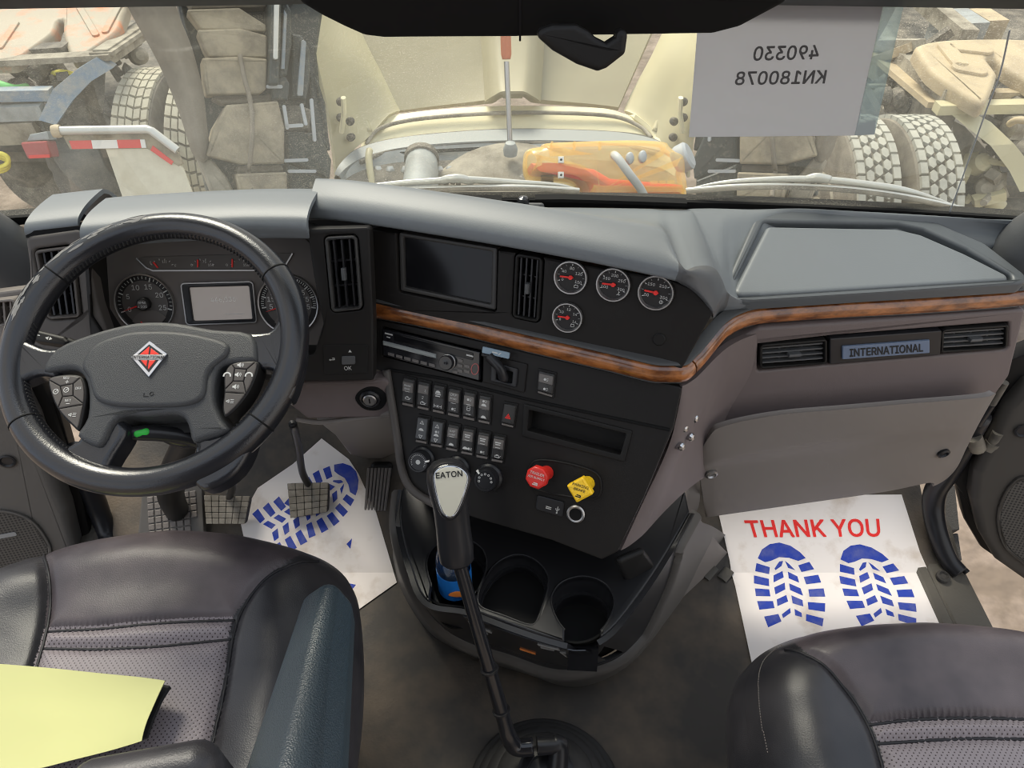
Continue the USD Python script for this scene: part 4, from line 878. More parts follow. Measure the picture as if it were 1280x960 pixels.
for px, py in ((612, 830), (623, 884)):
    t = np.clip(np.interp(py, (690, 935), (1, 0)), 0, 1); p = E1 + (K0 - E1) * t
    T.add('clamp_ring', lathe([(.0135, -.003), (.0165, -.002), (.0165, .002), (.0135, .003)], 24, O=p, N=dirL), 'black_satin', 40)
kd = unit(K1 - K0); kl = np.linalg.norm(K1 - K0)
kx = Fr(K0, kd, right=(1, 0, 0))
T.add('knob', loft([kx.w(np.stack([a * np.cos(t) + ox, b * np.sin(t) + oy, np.full(28, h)], 1)) for t in [np.linspace(0, 2 * math.pi, 28, endpoint=False)]
    for a, b, h, ox, oy in [(.024, .022, -.02, 0, 0), (.0285, .026, -.015, 0, 0), (.030, .027, .01, 0, 0), (.0285, .026, .05, 0, 0), (.029, .028, kl * .75, 0, 0), (.031, .030, kl * .86, 0, 0), (.033, .031, kl, 0, 0), (.034, .031, kl + .02, 0, 0), (.032, .028, kl + .036, 0, .002), (.024, .02, kl + .045, 0, .004), (.010, .008, kl + .049, 0, .005)]]), 'black_satin', 60)
KF = Fr(onz(561, 612, .668) + unit(_C - onz(561, 612, .668)) * .038, unit(_C - onz(561, 612, .668)) * .9 + np.array([0, -.12, .1]))
kp = KF.poly(dense([(541, 592), (549, 583), (563, 580), (578, 584), (587, 596), (584, 613), (577, 633), (570, 645), (562, 649), (553, 644), (547, 631), (542, 611)], 5).tolist())
T.add('badge_bezel', KF.m(prism(kp.buffer(.002), -.03, .008, .008, 5)), 'black_gloss', 50); T.add('badge', KF.m(prism(kp.buffer(-.0042), .004, .0092, .0012)), 'silver', label='pale metallic badge plate')
T.add('badge_rim', KF.m(prism(kp.buffer(-.0025).difference(kp.buffer(-.0048)), .004, .0088, .0008)), 'chrome', under='badge')
c2 = KF.at(561.5, 593); T.add('lettering', KF.m(shift(text('EATON', .0085, .0006, True, squeeze=1.05), *c2, .0092)), 'mark_black', False, under='badge')
T.done()

# ================================================================== STEERING WHEEL
T = Thing('steering_wheel', 'black leather steering wheel with red diamond emblem', 'steering wheel')
SWN = np.array([0, -math.cos(math.radians(62)), math.sin(math.radians(62))])
SW = Fr(onz(190, 445, .87), SWN)
RP = SW.pts([(193, 268), (190, 621), (2, 440), (385, 430)]); 
cu, cv = (RP[2][0] + RP[3][0]) / 2, (RP[0][1] + RP[1][1]) / 2
RO = (RP[3][0] - RP[2][0]) / 2; RV = (RP[0][1] - RP[1][1]) / 2
tr = .0205; RC = (RO + RV) / 2 - tr; sv = (RV - tr) / (RO - tr); RC = RO - tr
aa = np.linspace(0, 2 * math.pi, 160, endpoint=False)
def rim_pt(a, dr=0.0, h=0.0): return SW.w([cu + (RC + dr) * math.cos(a), cv + (RC * sv + dr) * math.sin(a), h])[0]
def bump_(a, c, w): d = (a - c + math.pi) % (2 * math.pi) - math.pi; return math.exp(-(d / w) ** 2)
tr_a = np.array([tr * (1 + .10 * (bump_(a, 2.75, .35) + bump_(a, .4, .35) + bump_(a, 4.0, .4) + bump_(a, 5.4, .4))) for a in aa])
trf = lambda a: float(np.interp(a % (2 * math.pi), np.r_[aa, 2 * math.pi], np.r_[tr_a, tr_a[0]]))
rings = []
for a, r in zip(aa, tr_a):
    t = np.linspace(0, 2 * math.pi, 20, endpoint=False); q = np.stack([cu + (RC + r * np.cos(t)) * math.cos(a), cv + (RC * sv + r * np.cos(t)) * math.sin(a), r * 1.02 * np.sin(t)], 1); rings.append(SW.w(q))
rings.append(rings[0]); T.add('rim', loft(rings, False, False), 'leather_wheel', True)
def rimseg(a0, a1, n=30, g=1.018):
    R = []
    for a in np.linspace(a0, a1, n):
        r = np.interp(a % (2 * math.pi), np.r_[aa, 2 * math.pi], np.r_[tr_a, tr_a[0]]) * g; t = np.linspace(0, 2 * math.pi, 20, endpoint=False)
        R.append(SW.w(np.stack([cu + (RC + r * np.cos(t)) * math.cos(a), cv + (RC * sv + r * np.cos(t)) * math.sin(a), r * 1.02 * np.sin(t)], 1)))
    return loft(R)
for a in (0.62, 2.52, 3.75, 5.67):
    T.add('rim_seam', rimseg(a, a + .012, 3, 1.03), 'void', True)
stn = []
for a in np.linspace(.1, 2 * math.pi + .1, 190):
    a_ = a % (2 * math.pi)
    if .62 < a_ < 2.52 or 2.95 < a_ < 4.3 or 5.2 < a_ < 6.1:
        p, q = rim_pt(a_, -trf(a_) * .93, trf(a_) * .40), rim_pt(a_ + .016, -trf(a_) * .995, -trf(a_) * .02); stn.append(tube([p, (p + q) / 2 + SW.N * .0012, q], .0016, 5))
T.add('stitching', cat(*stn), 'mark_black', 60, kind='stuff')
# worn grey patches of leather along the upper left of the rim
wear = []
rr = random.Random(3)
for k in range(34):
    a = math.radians(rr.uniform(98, 172)); t = math.radians(rr.uniform(25, 95)); L_ = rr.uniform(.02, .075); pts_ = []
    for u in np.linspace(-1, 1, 7):
        row = []
        for v in (-1, 1):
            a2 = a + L_ * u; t2 = t + v * rr.uniform(.05, .16) * (1 - u * u + .05); r = trf(a2) * 1.015
            row.append(SW.w([cu + (RC + r * math.cos(t2)) * math.cos(a2), cv + (RC * sv + r * math.cos(t2)) * math.sin(a2), r * 1.02 * math.sin(t2)])[0])
        pts_.append(row)
    wear.append(grid(np.array(pts_)))
T.add('worn_patches', cat(*wear), 'scuff', True, label='grey scuffs where the leather has worn', kind='stuff')
# spokes
def sp(L, z0, z1, m, b=.01, r=.01, name='spoke', s=50): return T.add(name, SW.m(prism(SW.poly(dense(L, 4).tolist(), 0), z0, z1, b, 4)), m, s)
sp([(18, 398), (30, 422), (60, 437), (92, 440), (76, 472), (52, 472), (20, 480), (6, 440)], -.018, .012, 'leather_wheel')
sp([(352, 400), (338, 416), (300, 422), (322, 460), (342, 465), (348, 490), (366, 500), (382, 440), (372, 400)], -.018, .012, 'leather_wheel')
sp([(142, 520), (162, 540), (140, 580), (128, 612), (90, 600), (60, 575), (100, 552), (112, 530)], -.026, .010, 'leather_wheel')
sp([(242, 520), (260, 545), (285, 540), (318, 545), (300, 590), (258, 614), (238, 590), (246, 560)], -.026, .010, 'leather_wheel')
pad_px = [(62, 468), (78, 440), (120, 422), (160, 411), (188, 407), (225, 408), (270, 416), (318, 422), (326, 452), (316, 457), (286, 460), (276, 474), (274, 505), (283, 528), (290, 542), (262, 552), (246, 555), (240, 534), (228, 522), (190, 524), (162, 524), (148, 535), (138, 555), (128, 562), (104, 548), (116, 525), (117, 490), (108, 470), (92, 466)]
nmp = T.add('hub_pad', SW.m(prism(SW.poly(dense(pad_px, 3).tolist()), -.03, .018, .008, 4)), 'pad_skin', 60)
inner = [(112, 462), (126, 438), (160, 424), (190, 420), (240, 422), (288, 434), (290, 450), (268, 470), (262, 500), (240, 512), (190, 514), (150, 512), (128, 502), (120, 478)]
T.add('airbag_cover', SW.m(prism(SW.poly(dense(inner, 4).tolist()), .010, .0235, .007, 5)), 'pad_skin', 60, under=nmp)
T.add('hub_back', SW.m(prism(SW.poly(dense([(110, 450), (190, 425), (280, 440), (270, 520), (190, 535), (120, 520)], 5).tolist(), 0), -.075, -.03)), 'black', 40)
# emblem
em = [(165, 447), (188, 427), (210, 443), (187, 472)]
FE = SW.moved(0, 0, .0237); ep = FE.poly(em)
T.add('emblem', FE.m(prism(ep, -.001, .003, .001)), 'chrome', label='diamond emblem in chrome, black and red', under=None)
T.add('field', FE.m(prism(ep.buffer(-.0042), .002, .0036, .0005)), 'black_gloss', under='emblem')
red = ep.buffer(-.0072, join_style=2); eu, ev = ep.centroid.x, ep.centroid.y
band = sbox(eu - .04, ev - .0045, eu + .04, ev + .0045); split = sbox(eu - .0012, ev - .05, eu + .0012, ev + .05)
T.add('red_field', FE.m(prism(red.difference(band).difference(split), .003, .0042, .0004)), 'red_enamel', False, under='emblem')
T.add('band', FE.m(prism(ep.buffer(-.001).intersection(sbox(eu - .04, ev - .0038, eu + .04, ev + .0038)), .003, .0046, .0004)), 'steel', under='emblem')
T.add('lettering', FE.m(shift(text('INTERNATIONAL', .0046, .0003, True, squeeze=.92), eu, ev, .0046)), 'mark_black', False, under='emblem')
ca = FE.at(186, 493); T.add('airbag_mark', FE.m(cat(shift(prism(circ(.004, .001, .003, 14).difference(circ(.004, .001, .0024, 14)), 0, .0005), *ca), shift(stroke([(-.007, -.003), (-.007, .002)], .0008), *ca), shift(stroke([(-.007, -.003), (0, -.003)], .0008), *ca))), 'black', False)
# button clusters
def cluster(outline, cuts, names, marks):
    FB = SW.moved(0, 0, .012); o = FB.poly(dense(outline, 3).tolist())
    nm = T.add('button_cluster', FB.m(prism(o, -.03, .004, .003, 3)), 'black'); body = o.buffer(-.0028)
    for c in cuts: body = body.difference(LineString(FB.pts(c)).buffer(.0007))
    for g in body.geoms:
        if g.area > 2e-5: T.add('button', FB.m(prism(g, .003, .0062, .0014)), 'fascia', 30, under=nm)
    for (kind, px, py) in marks:
        p = FB.at(px, py)
        if kind == '+': g = cat(stroke([(-.0025, 0), (.0025, 0)], .0008), stroke([(0, -.0025), (0, .0025)], .0008))
        elif kind == '-': g = stroke([(-.0025, 0), (.0025, 0)], .0009)
        elif kind == 'horn': g = cat(prism(Polygon([(-.004, -.0015), (-.002, -.0015), (.001, -.004), (.001, .004), (-.002, .0015), (-.004, .0015)]), 0, .0004), *[stroke([(.002 + .002 * k, -.002 - k * .001), (.003 + .002 * k, 0), (.002 + .002 * k, .002 + k * .001)], .0008) for k in range(2)])
        elif kind == 'phone': g = stroke(dense([(-.005, -.003), (-.004, .001), (0, .003), (.004, .001), (.005, -.003)], 4, False), .0022)
        elif kind == 'ring': g = cat(prism(circ(0, 0, .004, 18).difference(circ(0, 0, .0031, 18)), 0, .0004), stroke([(-.001, -.001), (.002, .002)], .0009))
        elif kind == 'car': g = cat(stroke([(-.005, 0), (-.001, .002), (-.001, -.002), (-.005, 0)], .0009), stroke([(.001, .0025), (.006, .0025)], .0008), stroke([(.001, 0), (.006, 0)], .0008), stroke([(.001, -.0025), (.006, -.0025)], .0008))
        else: g = text(kind, .0036, .0004)
        T.add('symbol' if not kind.isalpha() or kind.islower() else 'lettering', FB.m(shift(g, *p, .0062)), 'mark', False, under=nm)
cluster([(62, 476), (74, 470), (95, 469), (106, 474), (110, 492), (107, 514), (101, 538), (92, 533), (76, 516), (67, 498)],
    [[(60, 474), (78, 484)], [(106, 471), (94, 481)], [(74, 514), (81, 497)], [(107, 506), (94, 496)], [(78, 484), (94, 481), (94, 496), (81, 497), (78, 484)], [(66, 514), (112, 506)]], [],
    [('RES', 86, 474), ('+', 87, 479), ('OFF', 101, 487), ('ring', 86, 489), ('ring', 73, 491), ('SET', 88, 502), ('-', 88, 506), ('car', 93, 520)])
cluster([(281, 492), (281, 470), (288, 457), (304, 452), (323, 453), (323, 466), (313, 490), (298, 510), (283, 522), (279, 510)],
    [[(288, 452), (295, 462)], [(322, 453), (310, 463)], [(280, 491), (293, 478)], [(309, 492), (306, 478)], [(295, 462), (310, 463), (306, 478), (293, 478), (295, 462)], [(270, 491), (320, 494)]], [],
    [('horn', 302, 458), ('phone', 286, 470), ('phone', 313, 470), ('horn', 299, 470), ('horn', 296, 485), ('car', 289, 503)])
T.done()
# column shroud and stalk
T = Thing('steering_column', 'dark steering column shroud behind the steering wheel', 'steering column')
c0 = SW.w([cu, cv + .0, -.075])[0]
T.add('shroud', loft([Fr(c0 - SW.N * h, SW.N).w(np.stack([a * np.cos(t), b * np.sin(t) + oy, 0 * t], 1)) for t in [np.linspace(0, 2 * math.pi, 32, endpoint=False)] for h, a, b, oy in ((.005, .07, .055, 0), (.03, .085, .07, 0), (.11, .09, .075, 0), (.16, .075, .065, .01))]), 'grey_dark', 60)
T.add('lever', cat(tube([onz(150, 545, .80), onz(180, 541, .80), onz(232, 546, .78), onz(262, 560, .76)], [.008, .012, .012, .008], 12, smooth=5)), 'black_satin', True)
T.add('lever', cat(tube([onz(190, 535, .79), onz(230, 548, .77), onz(300, 540, .75), onz(340, 530, .74)], [.006, .016, .016, .006], 12, smooth=5)), 'black_gloss', True)
T.add('tag', hull([onz(172, 542, .805), onz(183, 540, .805)], .006), 'green', 40, label='small green tag')
T.add('lower_shaft', tube([c0 - SW.N * .15 + [.02, 0, 0], onz(215, 600, .35), onz(222, 640, .08)], [.045, .03, .028], 16, smooth=5), 'black', True)
T.done()
T = Thing('indicator_stalk', 'black indicator stalk with arrow symbols left of steering wheel hub', 'stalk')
ST = Fr(onz(62, 424, .835), SWN * .8 + np.array([0, -.2, .3]))
T.add('grip', ST.m(prism(ST.poly([(36, 412), (46, 412), (82, 421), (88, 428), (82, 433), (44, 427)], .004), -.014, .004, .005, 3)), 'dash_black', 40); T.add('arm', tube([ST.w([*ST.at(82, 426), -.006])[0], ST.w([*ST.at(112, 436), -.02])[0], ST.w([*ST.at(150, 440), -.05])[0]], [.008, .006, .006], 12), 'black', True)
for px, py, k in ((49, 420, 0), (63, 424, 1)):
    p = ST.at(px, py); g = stroke([(-.004, 0), (.004, 0)], .0014) if k == 0 else cat(prism(Polygon([(-.001, -.003), (-.001, .003), (-.006, 0)]), 0, .0004), prism(Polygon([(.001, -.003), (.001, .003), (.006, 0)]), 0, .0004))
    if k == 0: g = cat(g, prism(circ(-.004, 0, .0032, 14).difference(circ(-.004, 0, .0024, 14)), 0, .0004))
    T.add('symbol', ST.m(shift(g, *p, .004, -12)), 'mark', False)
T.done()

# ================================================================== PEDALS
def pedal(poly, z, label, arm, cols, rows, m='pedal'):
    T = Thing('pedal', label, 'pedal', 'square pedals in the driver footwell'); F = Fr(onz(*poly[0], z), (0, -.62, .78)); Q = quad(F, poly)
    T.add('plate', F.m(prism(qpoly(Q, 0, 0, 1, 1, .01), -.016, .0, .003)), 'rubber')
    for i in range(cols):
        for j in range(rows):
            T.add('rubber_block', F.m(prism(qpoly(Q, (i + .035) / cols, (j + .035) / rows, (i + .965) / cols, (j + .965) / rows, .0015), .0, .0035, .001, 1)), m, False)
    a = [F.w([*Q(.5, .1), -.012])[0]] + [np.asarray(p) for p in arm]
    T.add('arm', tube(a, .009, 10, smooth=5), 'black_satin', True); T.done()
pedal([(359, 604), (411, 603), (409, 640), (363, 648)], .13, 'square brake pedal with ridged rubber pad over the white paper', [onz(378, 590, .20), onz(373, 558, .34), onz(366, 530, .50)], 5, 5)
pedal([(255, 619), (313, 620), (306, 655), (258, 655)], .13, 'clutch pedal with ridged rubber pad, half behind the driver seat', [onz(291, 608, .20), onz(291, 585, .32), onz(290, 550, .45)], 6, 5)
T = Thing('accelerator_pedal', 'upright ribbed accelerator pedal beside the console', 'pedal'); F = Fr(onz(472, 640, .06), (0, -.55, .83)); Q = quad(F, [(459, 584), (490, 584), (483, 640), (455, 640)])
T.add('plate', F.m(prism(qpoly(Q, 0, 0, 1, 1, .004), -.014, .0, .002)), 'rubber')
for k in range(7): T.add('rib', F.m(prism(qpoly(Q, (k + .12) / 7, .02, (k + .88) / 7, .98), .0, .005, .001, 1)), 'grey_panel', False)
T.add('pivot', hull([F.w([*Q(.3, -.03), -.014])[0], F.w([*Q(.8, -.03), -.014])[0]], .013), 'black', 40); T.add('arm', tube([F.w([*Q(.5, .1), -.014])[0], F.w([*Q(.6, -.1), -.03])[0], onz(474, 584, .10)], .012, 10), 'black', True); T.done()

# ================================================================== PAPER FLOOR MATS
SH = [[(372, 298), (385, 270), (410, 253), (440, 248), (475, 258), (505, 278), (523, 297), (500, 306), (470, 296), (440, 294), (415, 305), (395, 310)],
      [(368, 313), (410, 326), (408, 348), (364, 338)], [(360, 352), (407, 363), (408, 386), (360, 377)], [(363, 393), (408, 396), (412, 418), (366, 417)], [(370, 433), (420, 433), (425, 455), (377, 460)], [(392, 482), (437, 474), (447, 497), (405, 516)],
      [(500, 320), (535, 309), (550, 332), (510, 341)], [(517, 357), (563, 350), (572, 374), (525, 380)], [(532, 396), (580, 393), (585, 419), (535, 419)], [(530, 436), (585, 440), (584, 467), (532, 459)], [(525, 474), (580, 488), (576, 513), (524, 495)],
      [(425, 330), (440, 308), (452, 306), (447, 322), (428, 335)], [(422, 352), (450, 338), (454, 358), (422, 374)], [(424, 390), (457, 375), (459, 396), (428, 412)], [(432, 428), (462, 414), (468, 434), (434, 449)], [(448, 475), (474, 455), (476, 470), (452, 487)],
      [(458, 306), (470, 315), (490, 335), (468, 328)], [(467, 340), (497, 355), (503, 375), (470, 361)], [(471, 377), (507, 393), (515, 416), (474, 398)], [(478, 415), (513, 430), (516, 450), (482, 440)], [(488, 458), (510, 470), (512, 484), (490, 478)]]
SC = 480 / 1213
def rightpx(p): return (800 + p[0] * SC, 580 + p[1] * SC)
def affine(src, dst):
    A = np.hstack([np.array(src, float), np.ones((3, 1))]); M = np.linalg.solve(A, np.array(dst, float)); return lambda p: tuple(np.array([p[0], p[1], 1.0]) @ M)
LR = affine([(388, 326), (395, 447), (525, 325)], [(411.6, 590), (375, 614), (436, 625)])
SHL = SH + [[(x, y + d) for x, y in SH[k]] for d, ks in ((84, (4, 9)), (126, (4, 9)), (168, (4, 9)), (84, (14, 19)), (126, (14, 19)), (168, (14, 19))) for k in ks]
R2 = affine([(445, 270), (386, 405), (558, 406)], [(800 + 703 * SC, 580 + 275 * SC), (800 + 664 * SC, 580 + 405 * SC), (800 + 838 * SC, 580 + 408 * SC)])
def densepoly(L, n=4): return [tuple(np.array(L[i]) * (1 - t) + np.array(L[(i + 1) % len(L)]) * t) for i in range(len(L)) for t in np.arange(n) / n]
def lay(L, off): 
    p = Polygon([tuple(onfloor(x, y, off)[:2]) for x, y in densepoly(L)]); return p.buffer(0)
def floor_mat(outline, prints, label, words=None):
    T = Thing('paper_floor_mat', label, 'paper mat', 'paper mats in the footwells'); base = lay(outline, .003)
    T.add('sheet', on_floor_mesh(base, .0025, .0006), 'paper_white', 20)
    for k, (m, rows) in enumerate(prints):
        nm = None
        for r in rows:
            q = lay([m(p) for p in r], .0032).intersection(base.buffer(-.001))
            if q.is_empty or q.area < 1e-6: continue
            T.add('shoe_print' if nm is None else 'print_mark', on_floor_mesh(q, .0032), 'print_blue', False, under=nm)
            nm = nm or 'shoe_print' + ('' if k == 0 else f'_{k:03d}')
    if words: words(T)
    T.done()
def thank(T):
    # lettering laid along the top of the sheet: text plane mapped between four corners
    Qp = [(930, 651), (1099, 649), (1101, 670), (936, 671)]
    v, f = text('THANK YOU', 1.0, .01, True, center=False); v = v.copy(); u = (v[:, 0] - v[:, 0].min()) / (v[:, 0].max() - v[:, 0].min()); t = 1 - v[:, 1] / 1.0
    a, b, c, d = map(np.array, Qp); P = []
    for i in range(len(v)):
        q = (a * (1 - u[i]) + b * u[i]) * (1 - t[i]) + (d * (1 - u[i]) + c * u[i]) * t[i]; P.append(onfloor(*q, .0032 if v[i, 2] < .005 else .0036))
    T.add('lettering', (np.array(P), f), 'print_red', False, label='red lettering')
ident = lambda p: p
floor_mat([(893, 620), (1127, 618), (1150, 690), (1200, 800), (1200, 905), (962, 905), (940, 830), (912, 700)], [(rightpx, SH), (R2, SH)], 'white paper mat marked THANK YOU with two blue shoe prints, passenger side', thank)
floor_mat([(402, 548), (436, 574), (448, 592), (470, 640), (496, 728), (434, 772), (330, 790), (300, 650), (322, 610), (366, 580)], [(LR, SHL), (ident, [[(433, 680), (440, 673), (438, 686)], [(431, 728), (445, 731), (436, 742), (430, 742)]]) ], 'soiled white paper mat with blue shoe print under the pedals, driver side')
# ================================================================== SEATS
def project(P):
    P = np.asarray(P, float) - _C; w = P @ _A; return np.stack([640 + FPX * P[:, 0] / w, 480 - FPX * (P @ _U) / w], 1)
def seat(name, label, outline, z, seams, regions, bulge, floor_base, stitch=None):
    """A cushion: rings from its centre out to its outline, dipped along the seams, with a rounded edge and skirt."""
    T = Thing('seat', label, 'seat', 'dark leather seats'); B = dense([onz(x, y, z)[:2] for x, y in outline], 8); B = resample(np.vstack([B, B[:1]]), 481)[:-1]
    c = B.mean(0); n, m = len(B), 130; R = np.linspace(0, 1, m)[1:]
    lines = [np.array([onz(x, y, z + .02)[:2] for x, y in s]) for s in seams]; lines = [dense(l, 10, False) for l in lines]
    def dip(q):
        d = np.zeros(len(q)); 
        for l in lines:
            dd = np.min(np.linalg.norm(q[:, None] - l[None], axis=2), axis=1); d = np.maximum(d, np.exp(-(dd / .009) ** 2) * .010 + np.exp(-(dd / .03) ** 2) * .006)
        return d
    V = []
    for r in R:
        q = c + (B - c) * r; e = np.clip((r - .80) / .20, 0, 1); zz = z + bulge * (1 - r ** 2.2) - .055 * e ** 2.4 + .02 * np.exp(-((r - .72) / .16) ** 2)
        w = meshkit.fbm(np.hstack([q * 9, np.zeros((len(q), 1))]), 3, 5) - .5
        V.append(np.hstack([q, (zz - dip(q) * (1 - e) + .006 * w)[:, None]]))
    for k, (o, dz) in enumerate(((.010, -.075), (.013, -.10), (.010, -.14), (.0, -.19), (-.02, -.20))):
        d = B - c; d /= np.linalg.norm(d, axis=1, keepdims=True); V.append(np.hstack([B + d * o, np.full((n, 1), z + dz)]))
    V = np.array(V); v, f = loft(V, True, True)
    cen = v[f].mean(1); px = project(cen); inside = np.zeros(len(f), int)
    top_faces = cen[:, 2] > z - .05
    from shapely import contains_xy
    for k, (nm, poly, mm, lab) in enumerate(regions): 
        hit = contains_xy(Polygon(poly), px[:, 0], px[:, 1]) & top_faces; inside[hit] = k + 1
    def sub(mask):
        g = f[mask]; u, inv = np.unique(g.ravel(), return_inverse=True); return v[u], inv.reshape(-1, 3)
    T.add('bolster', sub(inside == 0), 'leather', True)
    for k, (nm, poly, mm, lab) in enumerate(regions): T.add(nm, sub(inside == k + 1), mm, True, label=lab)
    tri = trimesh.Trimesh(v, f, process=False); 
    for l in lines:
        l = resample(l, 60)
        d, i = __import__('scipy.spatial', fromlist=['cKDTree']).cKDTree(v[:, :2]).query(l, k=3); top_z = v[i, 2].max(1)
        T.add('piping', tube(np.hstack([l, top_z[:, None] - .0005]), .0026, 6), 'piping', True)
    if stitch is not None:
        l = resample(dense([onz(x, y, z)[:2] for x, y in stitch], 10, False), 120); d, i = __import__('scipy.spatial', fromlist=['cKDTree']).cKDTree(v[:, :2]).query(l); zz = v[i, 2]
        P = np.hstack([l, zz[:, None] + .0016]); T.add('stitching', cat(*[tube([P[k], P[k + 1]], .0009, 5) for k in range(0, 118, 2)]), 'grey_panel', True, kind='stuff')
    x0, y0, x1, y1 = floor_base; T.add('base', prism(rnd(sbox(x0, y0, x1, y1), .05), .001, z - .195, .01), 'black', 40)
    return T
dr_out = [(-20, 698), (50, 674), (110, 659), (165, 650), (220, 646), (285, 650), (345, 661), (395, 679), (424, 708), (432, 760), (430, 850), (415, 960), (390, 1120), (200, 1160), (-100, 1140), (-210, 960), (-160, 800), (-90, 735)]
s1 = [(42, 676), (58, 710), (60, 740), (52, 790), (36, 850), (10, 940), (-10, 1010)]; s2 = [(392, 682), (340, 715), (305, 752), (290, 790), (280, 850), (262, 930), (245, 1010)]
s3 = [(56, 784), (120, 782), (180, 776), (240, 772), (291, 771)]; s4 = [(50, 806), (110, 808), (180, 805), (240, 799), (286, 795)]
front = [(44, 640), (58, 710), (60, 740), (56, 784), (120, 782), (180, 776), (240, 772), (291, 771), (305, 752), (340, 715), (392, 682), (395, 630)]
strip_ = [(56, 784), (120, 782), (180, 776), (240, 772), (291, 771), (286, 795), (240, 799), (180, 805), (110, 808), (50, 806)]
main_ = [(50, 806), (110, 808), (180, 805), (240, 799), (286, 795), (280, 850), (262, 930), (245, 1010), (-10, 1010), (10, 940), (36, 850)]
T = seat('seat', 'dark leather driver seat with perforated centre behind the steering wheel', dr_out, .475, [s1, s2, s3, s4], [('front_panel', front, 'leather_worn', None), ('perforated_strip', strip_, 'leather_perforated', 'perforated grey leather strip'), ('perforated_panel', main_, 'leather_perforated', 'perforated grey leather panel')], .025, (-.80, .22, -.36, .66))
T.add('height_lever', hull([onz(421, 905, .30), onz(430, 906, .30), onz(421, 922, .29), onz(430, 920, .29)], .008), 'black_satin', 40)
T.done()
ps_out = [(940, 875), (940, 845), (950, 818), (975, 794), (1015, 777), (1065, 769), (1120, 765), (1160, 764), (1220, 768), (1300, 779), (1380, 810), (1440, 880), (1470, 1000), (1400, 1140), (1200, 1160), (1010, 1140), (955, 980)]
p1 = [(988, 800), (1030, 832), (1066, 868), (1088, 903), (1104, 950), (1116, 1010)]; p2 = [(1440, 830), (1390, 868), (1368, 900), (1360, 950), (1360, 1010)]
p3 = [(1088, 903), (1140, 898), (1220, 896), (1300, 897), (1368, 899)]; p4 = [(1098, 927), (1140, 925), (1220, 922), (1300, 922), (1364, 924)]
pfront = [(985, 740), (988, 800), (1030, 832), (1066, 868), (1088, 903), (1140, 898), (1220, 896), (1300, 897), (1368, 899), (1390, 868), (1440, 830), (1440, 740)]
T = seat('seat', 'dark leather passenger seat cushion in front of the THANK YOU mat', ps_out, .47, [p1, p2, p3, p4], [('front_panel', pfront, 'leather_worn', None), ('perforated_strip', p3 + p4[::-1], 'leather_perforated', 'perforated grey leather strip'), ('perforated_panel', p4 + [(1360, 950), (1360, 1010), (1116, 1010), (1104, 950)], 'leather_perforated', 'perforated grey leather panel')], .03, (.45, .22, .88, .52), stitch=[(985, 792), (962, 812), (952, 845), (956, 900), (970, 970)])
T.add('height_lever', cat(hull([onz(918, 925, .30), onz(938, 925, .30), onz(920, 950, .29), onz(938, 950, .29)], .006), tube([onz(935, 935, .30), onz(965, 940, .30)], .008, 8)), 'black_satin', 40)
T.done()
# driver's armrest, and the dark armrest across the seat's rear
def rounded(p, q, w, h, r, up=(0, 0, 1)):
    p, q = np.asarray(p, float), np.asarray(q, float); d = unit(q - p); s = unit(np.cross(d, up)); u = np.cross(s, d); P = []
    for e, (ww, hh) in ((p, (w[0], h[0])), (q, (w[1], h[1]))):
        for a in (-1, 1):
            for b in (-1, 1): P.append(e + s * a * (ww / 2 - r) + u * b * (hh / 2 - r))
    return hull(P, r)
a0, a1 = onz(402, 752, .605), onz(352, 1010, .68)
T = Thing('armrest', 'blue black leather armrest on the right side of driver seat', 'armrest', 'leather armrests of the driver seat')
dA = unit(a1 - a0); sA = unit(np.cross(dA, [0, 0, 1])) * -1; uA = np.cross(dA, sA); uA = uA if uA[2] > 0 else -uA; sA = sA if sA[0] > 0 else -sA
T.add('pad', hull([e + sA * w * x + uA * (h * y) for e, w, h in ((a0 + [.004, 0, -.03], .064, .10), (a1 + [-.004, 0, -.05], .116, .15)) for x, y in ((-.24, .13), (-.24, -.3), (.06, .27), (.25, .0), (.25, -.3))], [.021] * 5 + [.032] * 5), 'leather_blue', True)
T.add('bracket', hull([a1 + [.05, -.05, -.11], a1 + [.05, -.05, -.20]], .02), 'black', 40); T.done()
b0, b1 = onz(120, 985, .69), onz(244, 962, .69)
T = Thing('armrest', 'dark leather armrest end below the yellow paper', 'armrest', 'leather armrests of the driver seat')
T.add('pad', cat(hull([b0, b1, onz(258, 1010, .66), onz(60, 1060, .66), b0 + [0, 0, -.06], b1 + [0, 0, -.06]], .032)), 'leather', True)
T.add('bracket', hull([b1 + [-.02, -.08, -.06], b1 + [-.02, -.08, -.08]], .02), 'black', 40); T.done()
# yellow paper on the seat
yp = [[(-60, 826, .52), (40, 833, .525), (120, 841, .535), (180, 847, .548), (206, 851, .556)],
      [(-60, 860, .525), (40, 866, .53), (110, 872, .54), (165, 876, .552), (194, 877, .558)],
      [(-60, 905, .53), (40, 906, .535), (105, 906, .545), (155, 904, .554), (183, 903, .558)],
      [(-60, 975, .53), (40, 962, .535), (90, 950, .545), (145, 936, .552), (177, 926, .556)]]
yg = fine(g3(yp), 24, 30); one('paper_sheet', shell(yg, -.0012), 'yellow_paper', 'yellow green paper sheet lying on the driver seat', 'paper')
def cover(y0, y1): return g3([[(x, y, z - .012) for x, y, z in r] for r in yp])
one('document_folder', shell(fine(g3([[(x + (6 if i == 4 else 2), y + (6 if j == 0 else 0) + (-4 if j == 3 else 0), z - .012) for i, (x, y, z) in enumerate(r)] for j, r in enumerate(yp)]), 20, 24), -.006), 'mark_black', 'dark folder just under the yellow paper on driver seat', 'folder')

